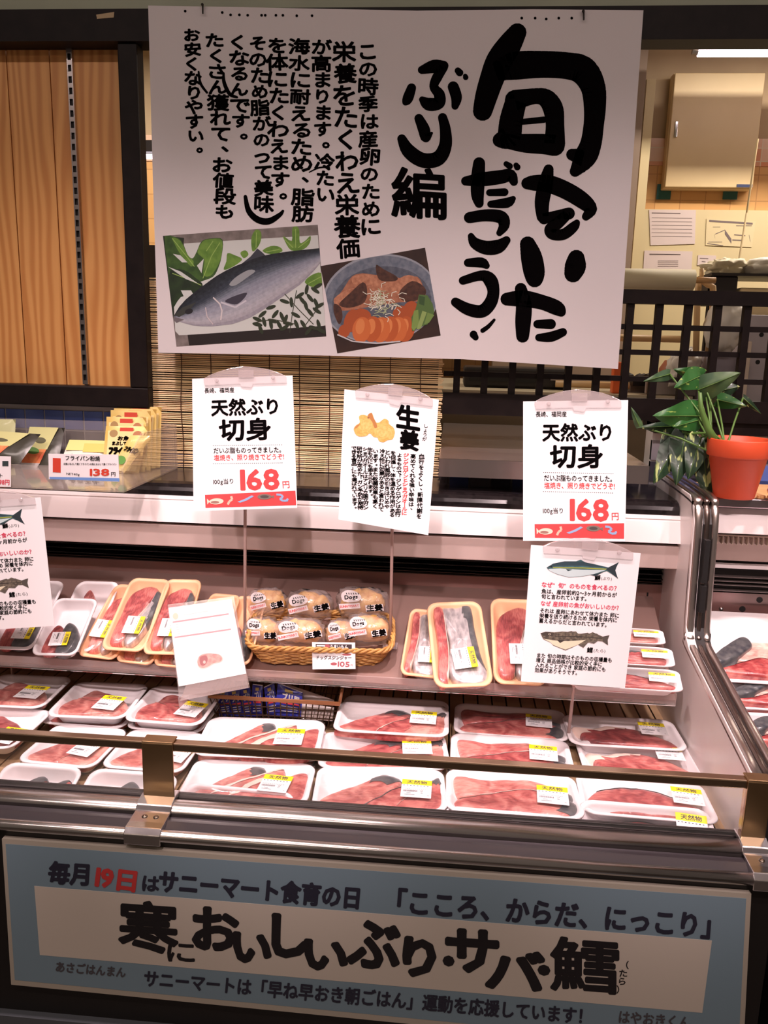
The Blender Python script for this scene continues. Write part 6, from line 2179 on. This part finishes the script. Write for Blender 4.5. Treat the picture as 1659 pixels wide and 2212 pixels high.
# ================================================================== dark wire basket with blue sachets
wx0, wx1 = atY(452, 1500, 1.402).x, atY(733, 1521, 1.402).x
t = thing('wire_basket', 'dark brown wire basket of blue sachets under the shelf edge', 'basket', ((wx0 + wx1) / 2, 1.46, 0.776))
M_RIM = mat('brown_rim', (150, 98, 62), 0.4)
M_WIRE = mat('dark_wire', (66, 44, 32), 0.4)
zr = atY(590, 1512, 1.402).z
y0_, y1_ = 1.402, 1.53
MB().tube([(wx0, y0_, zr), (wx1, y0_, zr), (wx1, y1_, zr), (wx0, y1_, zr)], 0.0042, 8, closed=True).build('rim', M_RIM, t, t.location, smooth=True)
MB().tube([(wx1, y0_ + .003, zr), (wx1 + 0.003, y0_ + .02, zr + 0.024)], 0.0032, 8).build('handle', M_RIM, t, t.location, smooth=True)
wr = MB()
n = 20
for i in range(n + 1):
    x = wx0 + (wx1 - wx0) * i / n
    xm = (wx0 + wx1) / 2 + (x - (wx0 + wx1) / 2) * 0.9
    wr.tube([(x, y0_, zr), (xm, y0_ + 0.012, 0.782), (xm, y1_ - 0.012, 0.782), (x, y1_, zr)], 0.0013, 6)
for k in (0.3, 0.65):
    z = zr - (zr - 0.782) * k
    ins = 0.012 * k
    wr.tube([(wx0 + ins, y0_ + ins, z), (wx1 - ins, y0_ + ins, z), (wx1 - ins, y1_ - ins, z), (wx0 + ins, y1_ - ins, z)], 0.0012, 6, closed=True)
for i in range(5):
    y = y0_ + 0.014 + i * 0.024
    wr.tube([(wx0 + .012, y, 0.782), (wx1 - .012, y, 0.782)], 0.0012, 6)
wr.build('wire', M_WIRE, t, t.location, smooth=True)
M_BLUE = mat('sachet_blue', (66, 72, 196), 0.25, c2=(54, 58, 170), scale=30, coat=0.4, bump=0.2, bscale=60)
M_FOIL = mat('sachet_pale', (226, 210, 206), 0.3, coat=0.3)
M_GOLD = mat('gold_print', (214, 190, 110), 0.4)


def sachet(quad, Y0, label, text=None, m=None, lean=0.35):
    fl2 = Flat(atY(quad[0][0], (quad[0][1] + quad[2][1]) / 2, Y0), (0, -1, lean))
    c_ = sum((fl2.P(*q2) for q2 in quad), Vector()) / 4
    tq = thing('sauce_sachet', label, 'sachet', c_, 'sachets in the wire basket')
    mb = MB()
    a, b, c2, d2 = quad

    def pt(u, v, o2):
        x = (1 - u) * (1 - v) * a[0] + u * (1 - v) * b[0] + u * v * c2[0] + (1 - u) * v * d2[0]
        y = (1 - u) * (1 - v) * a[1] + u * (1 - v) * b[1] + u * v * c2[1] + (1 - u) * v * d2[1]
        return fl2.P(x, y, o2)
    mb.grid(lambda u, v: pt(u, v, 0.0035 * (math.sin(math.pi * u) * math.sin(math.pi * v)) ** 0.6 if 0 < u < 1 and 0 < v < 1 else 0.0), 8, 10)
    mb.grid(lambda u, v: pt(u, v, -0.0035 * (math.sin(math.pi * u) * math.sin(math.pi * v)) ** 0.6 if 0 < u < 1 and 0 < v < 1 else 0.0), 8, 10)
    mb.build('pouch', m or M_BLUE, tq, c_, smooth=True)
    w1, r1, g1 = MB(), MB(), MB()
    mp = remap([(0, 0), (1, 0), (1, 1), (0, 1)], quad)
    sf2 = Flat(fl2.p, fl2.n, mp)
    if text:
        put_line(w1, sf2, text, (0.2, 0.36), (0.9, 0.36), 0.26, 0.0045, 0.015)
        for k2 in range(3):
            px_poly(w1, sf2, [(0.2, 0.66 + k2 * .08), (0.85, 0.66 + k2 * .08), (0.85, 0.69 + k2 * .08), (0.2, 0.69 + k2 * .08)], 0.0045)
        px_poly(w1, sf2, [(0.02, 0.0), (0.98, 0.0), (0.98, 0.03), (0.02, 0.03)], 0.0012)
        w1.build('white_print', M_CARD, tq, c_)
        px_poly(r1, sf2, [(0.2, 0.53), (0.9, 0.53), (0.9, 0.59), (0.2, 0.59)], 0.0045)
        r1.build('red_print', M_RED, tq, c_)
        px_poly(g1, sf2, [(0.3, 0.1), (0.62, 0.1), (0.62, 0.2), (0.3, 0.2)], 0.0045)
        g1.build('gold_print', M_GOLD, tq, c_)
    return tq


SQ = [([(468, 1492), (494, 1486), (500, 1545), (474, 1548)], 'ブリ', 'leftmost blue sachet in the wire basket'),
      ([(492, 1491), (518, 1484), (526, 1546), (500, 1548)], 'ブリ', 'second blue sachet from the left in the wire basket'),
      ([(518, 1487), (540, 1482), (550, 1546), (526, 1548)], 'ブリ', 'third blue sachet from the left in the wire basket'),
      ([(546, 1477), (568, 1480), (566, 1546), (540, 1548)], 'ブリ', 'fourth blue sachet from the left in the wire basket'),
      ([(570, 1484), (592, 1474), (604, 1546), (578, 1548)], 'ブリ', 'fifth blue sachet from the left, its top leaning right')]
for i, (q2, tx, lab) in enumerate(SQ):
    sachet(q2, 1.446 - i * 0.002, lab, tx)
sachet([(600, 1474), (654, 1496), (650, 1548), (594, 1546)], 1.432, 'front blue sachet with big white lettering in the wire basket', 'ブリ用')
sachet([(606, 1473), (722, 1512), (722, 1522), (652, 1514)], 1.452, 'pale back of a sachet lying along the basket rim', None, M_FOIL, 0.6)
sachet([(648, 1518), (722, 1528), (718, 1558), (650, 1552)], 1.426, 'pale sachet low in the right end of the wire basket', None, M_FOIL, 0.4)

# ================================================================== acrylic bin on the ledge
LZ = 1.212
cr = atZ(268, 1064, LZ)
bx1_, by0, by1 = cr.x, cr.y, 1.765
bx0_ = bx1_ - 0.55
t = thing('acrylic_bin', 'clear acrylic bin of pouches standing on the black ledge', 'bin', ((bx0_ + bx1_) / 2, (by0 + by1) / 2, LZ))
zf = atY(262, 1012, by0).z
zb = zf + 0.055
M_BIN = film_mat('bin_acrylic', (226, 214, 206), 0.14, 0.06, 0.05, 20, 1.46)
MB().box((bx0_, by0, LZ), (bx1_, by0 + 0.003, zf)).build('front_wall', M_BIN, t, t.location)
MB().slab([(bx1_, by0, LZ), (bx1_, by1, LZ), (bx1_, by1, zb), (bx1_, by0 + 0.10, zb), (bx1_, by0, zf)], (-0.003, 0, 0)).build('side_wall', M_BIN, t, t.location)
MB().box((bx0_, by0, LZ + 0.0002), (bx1_, by1, LZ + 0.003)).build('bottom', M_BIN, t, t.location)
MB().box((bx0_, by1 - 0.003, LZ), (bx1_, by1, zb)).build('back_wall', M_BIN, t, t.location)


def pouch(quad, Y0, lean, label, m, prints, group, name='seasoning_pouch', text=()):
    fl2 = Flat(atY((quad[0][0] + quad[1][0]) / 2, quad[2][1], Y0), (0, -1, lean))
    c_ = sum((fl2.P(*q2) for q2 in quad), Vector()) / 4
    tq = thing(name, label, 'pouch', c_, group)
    mp = remap([(0, 0), (1, 0), (1, 1), (0, 1)], quad)
    sf2 = Flat(fl2.p, fl2.n, mp)

    def bul(u, v):
        return 0.004 * (math.sin(math.pi * u) * math.sin(math.pi * v)) ** 0.5 if 0.001 < u < .999 and 0.001 < v < .999 else 0.0
    mb = MB()
    ol = [(x / 1.0 + 0.5, y + 0.5) for x, y in rr(1.0, 1.0, 0.07, 3)]
    mb.grid(lambda u, v: sf2.P(u, v, bul(u, v)), 10, 10)
    mb.grid(lambda u, v: sf2.P(u, v, -bul(u, v)), 10, 10)
    mb.build('pouch_body', m, tq, c_, smooth=True)
    pr2 = Print(sf2, None, off=0.0046)
    for pts, mm in prints:
        pr2.p(pts, mm)
    if prints:
        pr2.build('print', tq, c_)
    if text:
        k2 = MB()
        for s, a, b, sz, dl in text:
            put_line(k2, sf2, s, a, b, sz, 0.0052, dl)
        k2.build('lettering', M_INK, tq, c_)
    return tq


M_GPOUCH = mat('gold_pouch', (236, 204, 110), 0.28, 0.15, c2=(244, 222, 150), scale=16, bump=0.3, bscale=30, coat=0.4)
YG = 'yellow seasoning pouches in the bin'
red_, cream_, grn_, gold_ = flatc(206, 70, 50), flatc(246, 226, 160), flatc(90, 150, 60), flatc(232, 196, 96)
yp = [([(0.06, .10), (.94, .10), (.9, .95), (.1, .95)], cream_), ([(.34, .03), (.66, .03), (.66, .11), (.34, .11)], red_), (ellipse(.2, .16, .10, .08), flatc(170, 140, 90)), (ellipse(.78, .18, .11, .08), flatc(190, 130, 90)), (ellipse(.35, .74, .16, .10), flatc(150, 176, 80)), (ellipse(.7, .70, .14, .12), flatc(226, 200, 150))]
yt = [('お魚に', (.30, .26), (.74, .26), .10, .006), ('まぶして焼く', (.18, .37), (.74, .37), .09, .006), ('フライパン', (.12, .53), (.70, .53), .17, .02)]
pouch([(253, 878), (349, 879), (346, 1010), (258, 1010)], 1.735, .18, 'yellow pouch at the very back of the row in the bin', M_GPOUCH, yp, YG)
pouch([(246, 882), (338, 884), (336, 1012), (248, 1012)], 1.722, .18, 'yellow pouch second from the back of the row in the bin', M_GPOUCH, yp, YG)
pouch([(239, 886), (326, 888), (325, 1016), (240, 1016)], 1.708, .18, 'yellow pouch in the middle of the row in the bin', M_GPOUCH, yp, YG)
pouch([(230, 900), (316, 902), (313, 1020), (229, 1020)], 1.69, .22, 'yellow pouch second from the front of the row in the bin', M_GPOUCH, yp, YG)
pouch([(229, 920), (320, 921), (300, 1024), (220, 1020)], 1.668, .25, 'yellow pouch with black lettering at the front of the row', M_GPOUCH, yp, YG, text=yt)
pouch([(282, 940), (330, 941), (268, 1022), (246, 1000)], 1.635, .3, 'yellow pouch slumped sideways against the side of the bin', M_GPOUCH, [(ellipse(.3, .8, .3, .12), grn_)], YG, text=[('フライパン', (.08, .45), (.9, .45), .16, .02)])
M_WP = mat('white_pouch', (232, 228, 214), 0.3, coat=0.3, bump=0.2, bscale=30)
pouch([(150, 950), (226, 952), (222, 1036), (116, 1034)], 1.66, .7, 'white pouch with a pale yellow top behind the 138 yen tag', M_WP, [([(0, 0), (1, 0), (1, .26), (0, .26)], flatc(214, 214, 130)), ([(.45, .08), (1, .08), (1, .3), (.45, .3)], gold_), (ellipse(.5, .75, .3, .12), flatc(206, 150, 104))], 'white pouches in the bin', text=[('ムニエル', (.12, .42), (.86, .42), .14, .012)])
pouch([(98, 1030), (210, 1030), (176, 1056), (54, 1048)], 1.62, 1.6, 'white pouch lying flat on the floor of the bin', M_WP, [(ellipse(.3, .5, .12, .2), flatc(196, 150, 120)), (ellipse(.7, .5, .22, .25), flatc(200, 140, 90))], 'white pouches in the bin')
M_DP = mat('dark_pouch', (60, 58, 48), 0.25, coat=0.5, bump=0.3, bscale=30)
fp = [([(.0, .0), (.82, .0), (.62, .48), (.0, .55)], flatc(206, 206, 140)), (ellipse(.38, .30, .16, .07), flatc(90, 90, 60)), ([(0, .55), (.6, .48), (.5, .8), (0, .88)], flatc(216, 92, 60, (236, 150, 90), 60)), (ellipse(.2, .55, .22, .08), flatc(96, 140, 70)), ([(0, .88), (.5, .8), (.4, 1), (0, 1)], flatc(210, 200, 196))]
pouch([(64, 922), (140, 924), (120, 1030), (44, 1010)], 1.69, .5, 'dark pouch with a salmon picture, right of the other picture pouch', M_DP, fp, 'picture pouches in the bin')
pouch([(-46, 928), (88, 938), (42, 1002), (-60, 985)], 1.655, .6, 'dark pouch with a salmon picture at the left edge of the photo', M_DP, fp, 'picture pouches in the bin')
pouch([(-30, 905), (34, 906), (30, 1000), (-30, 1000)], 1.72, .3, 'pale green pouch standing behind the picture pouches', mat('green_pouch', (214, 216, 160), 0.3, coat=0.3), [], 'picture pouches in the bin')
# tags on the bin front
BF = Flat((0, by0 - 0.0012, 0), (0, -1, 0.0))
q_ = [(105, 980), (256, 982), (258, 1041), (106, 1035)]
P = [BF.P(*c_) for c_ in q_]
o = sum(P, Vector()) / 4
ob = tag(MB().slab(P, (0, -0.001, 0)).build('price_tag', M_CARD, origin=o), 'white 138 yen tag on the front of the acrylic bin', 'price tag')
K, R_ = MB(), MB()
put_line(K, BF, 'フライパン粉焼', (140, 989), (216, 991), 12, .0015, .2)
put_line(K, BF, 'NET40g', (143, 1023), (172, 1025), 6, .0015, .05)
put_line(K, BF, '円', (239, 1024), (250, 1024), 10, .0015, .1)
put_line(K, BF, 'お魚にまぶして焼くフライパンお魚にまぶして焼くフライパン', (137, 1002), (252, 1003), 5, .0015, .1)
K.build('lettering', M_INK, ob, o)
put_line(R_, BF, '138', (193, 1020), (237, 1020), 19, .0015, .8)
px_poly(R_, BF, [(114, 989), (131, 990), (131, 1021), (114, 1020)], .0014)
R_.build('red_print', mat('tag_red', (206, 62, 40), 0.6), ob, o)
B_ = MB()
px_poly(B_, BF, [(107, 1030), (258, 1033), (258, 1040), (107, 1035)], .0014)
B_.build('blue_strip', mat('tag_blue', (110, 150, 210), 0.6), ob, o)
q_ = [(-40, 984), (24, 986), (24, 1052), (-40, 1050)]
P = [BF.P(*c_) for c_ in q_]
o = sum(P, Vector()) / 4
ob = tag(MB().slab(P, (0, -0.001, 0)).build('price_tag', M_CARD, origin=o), 'white price tag cut off by the left edge on the acrylic bin', 'price tag')
K, R_ = MB(), MB()
put_line(K, BF, 'ト', (-4, 1027), (7, 1027), 10, .0015, .1)
for k_ in range(3):
    px_poly(K, BF, [(-30 + k_ * 10, 1008), (-24 + k_ * 10, 1008), (-24 + k_ * 10, 1012), (-30 + k_ * 10, 1012)], .0014)
K.build('lettering', M_INK, ob, o)
put_line(R_, BF, '98円', (-2, 1041), (21, 1042), 13, .0015, .3)
R_.build('red_print', mat('tag_pink', (214, 60, 80), 0.6), ob, o)
G_ = MB()
px_poly(G_, BF, [(5, 996), (18, 996), (18, 1007), (5, 1007)], .0014)
G_.build('dark_square', mat('dark_teal_print', (46, 60, 60), 0.6), ob, o)

# ================================================================== potted plant
pc = atZ(1596, 1081, 1.2325)
pc = Vector((pc.x, pc.y + 0.03, 1.2325))
kR = (128 / 2.0) * (pc.y / FPX) * 1.0
pot = thing('potted_plant', 'variegated trailing plant in an orange plastic pot', 'potted plant', pc)
M_POT = mat('orange_plastic', (222, 84, 46), 0.5, c2=(212, 76, 40), scale=10)
s_ = kR
MB().lathe([(0.0, 0.001), (s_ * .62, 0.001), (s_ * .64, 0.003), (s_ * .90, s_ * 1.38), (s_ * .97, s_ * 1.40), (s_ * .985, s_ * 1.43), (s_ * 1.0, s_ * 1.94), (s_ * .985, s_ * 1.97), (s_ * .94, s_ * 1.96), (s_ * .91, s_ * 1.4), (s_ * .88, s_ * 1.3), (0, s_ * 1.3)], pc, 48).build('pot', M_POT, pot, pc, smooth=True)
MB().lathe([(s_ * .88, s_ * 1.30), (s_ * .5, s_ * 1.36), (0, s_ * 1.38)], pc, 32).build('soil', mat('soil', (58, 40, 30), 0.9, c2=(36, 24, 18), scale=120, bump=0.5), pot, pc, smooth=True)
M_LEAF = mat('leaf_green', (46, 100, 44), 0.4, c2=(158, 184, 90), scale=55, stretch=(1, 1, 2.2), lo=0.64, hi=0.70, detail=2, coat=0.2)
M_LEAF2 = mat('leaf_dull', (62, 92, 62), 0.45, c2=(112, 138, 88), scale=22, lo=0.5, hi=0.75, detail=2)
M_LEAF3 = mat('leaf_dark', (36, 62, 40), 0.4, c2=(184, 200, 126), scale=34, stretch=(2.4, 1, 0.8), lo=0.57, hi=0.61, detail=2, coat=0.2)
M_STEM = mat('stem_green', (92, 128, 58), 0.5)
T10 = lambda x, y: (1350 + x / 5.37, 770 + y / 5.37)


def leaf(base, tip, width, yb, yt, m, fold=0.25, droop=0.15, side=1):
    a, b = atY(*T10(*base), yb), atY(*T10(*tip), yt)
    d = b - a
    L = d.length
    d.normalize()
    vw = (CAMP - a).normalized()
    sd = d.cross(vw).normalized()
    nn = sd.cross(d).normalized()
    if nn.dot(vw) < 0:
        nn = -nn
    W = width / 5.37 * yb / FPX

    def fn(u, v):
        s = 2 * v - 1
        wd = math.sin(math.pi * min(1, (u * 0.93 + 0.07)) ** 0.55) ** 0.75 * (1 - 0.2 * u) * W * 0.5 if u < 1 else 0.0
        wd *= 1.4
        back = -0.10 * L * (abs(s) ** 1.5) * (1 - u) ** 2
        p = a + d * (u * L + back) + sd * (s * wd)
        return p + nn * (fold * wd * (0.25 - abs(s)) + droop * L * math.sin(math.pi * u) * 0.6 + 0.05 * W * math.sin(u * 9 + s * 2))
    lf = MB().grid(fn, 14, 10).build('leaf', m, pot, pc, smooth=True)
    MB().tube([fn(i / 10, 0.5) + nn * 0.0004 for i in range(11)], [0.0012 - 0.0001 * i for i in range(11)], 6).build('midrib', M_STEM, lf, pc)
    return a


LV = [((880, 225), (575, 365), 200, 1.66, 1.60, M_LEAF), ((900, 225), (560, 150), 130, 1.68, 1.66, M_LEAF), ((520, 205), (215, 290), 95, 1.66, 1.62, M_LEAF2), ((850, 390), (1345, 190), 220, 1.64, 1.62, M_LEAF2),
      ((980, 420), (1335, 350), 190, 1.69, 1.69, M_LEAF3), ((1070, 500), (1412, 580), 130, 1.66, 1.64, M_LEAF), ((1370, 480), (1578, 665), 60, 1.68, 1.68, M_LEAF3),
      ((855, 690), (330, 690), 270, 1.63, 1.56, M_LEAF), ((850, 740), (560, 820), 170, 1.62, 1.58, M_LEAF), ((760, 800), (140, 825), 130, 1.66, 1.60, M_LEAF3), ((170, 812), (70, 585), 66, 1.63, 1.63, M_LEAF2),
      ((680, 880), (330, 1480), 260, 1.63, 1.60, M_LEAF3), ((700, 900), (590, 1500), 230, 1.61, 1.58, M_LEAF3), ((880, 940), (730, 1430), 210, 1.585, 1.565, M_LEAF3), ((900, 980), (965, 1660), 260, 1.60, 1.58, M_LEAF3), ((560, 890), (420, 1330), 170, 1.66, 1.64, M_LEAF3)]
rb = atY(*T10(1130, 1000), pc.y)
for i, (a, b, wd, ya, yb, m) in enumerate(LV):
    ba = leaf(a, b, wd, ya, yb, m, fold=0.35 if i < 11 else 0.2, droop=0.12 if i < 11 else 0.06)
    r0_ = Vector((rb.x + random.Random(i).uniform(-.02, .02), pc.y + random.Random(i + 50).uniform(-.02, .02), pc.z + s_ * 1.33))
    mid = (r0_ + ba) / 2 + Vector((0, 0, 0.022 if i > 10 else 0.006))
    if i > 10:
        over = Vector((pc.x - s_ * 0.92, pc.y - 0.006, pc.z + s_ * 2.12))
        pts = [r0_, (r0_ + over) / 2 + Vector((0, 0, .008)), over, ba]
    else:
        pts = [r0_, mid, ba]
    q2 = []
    for j in range(len(pts) - 1):
        for k_ in range(5):
            q2.append(pts[j].lerp(pts[j + 1], k_ / 5))
    q2.append(pts[-1])
    MB().tube(q2, 0.0019, 7).build('stem', M_STEM, pot, pc, smooth=True)
MB().tube([rb + Vector((-.004, 0, -.012)), atY(*T10(960, 830), pc.y - .005), atY(*T10(880, 600), pc.y), atY(*T10(870, 420), pc.y)], [0.0085, 0.0065, 0.0045, 0.003], 10).build('main_stem', M_STEM, pot, pc, smooth=True)

# bunch of vegetables at the right edge
c = atZ(1668, 1082, 1.2325)
t = thing('vegetable_pack', 'wrapped vegetables cut off by the right edge beside the pot', 'vegetable pack', c)
g = MB()
lump(g, c + Vector((0.02, 0.0, 0.018)), 0.026, (1.2, .8, .7), 4)
g.build('wrapper', mat('pink_wrap', (226, 140, 96), 0.35, c2=(240, 190, 160), scale=60, coat=0.4), t, c, smooth=True)
g = MB()
for i in range(9):
    r_ = random.Random(i)
    p = c + Vector((0.014 + r_.uniform(-.012, .02), r_.uniform(-.012, .012), 0.026))
    g.tube([p, p + Vector((r_.uniform(-.016, .01), r_.uniform(-.01, .01), r_.uniform(.012, .026)))], [0.004, 0.0008], 6)
g.build('greens', mat('veg_green', (70, 100, 44), 0.5), t, c)
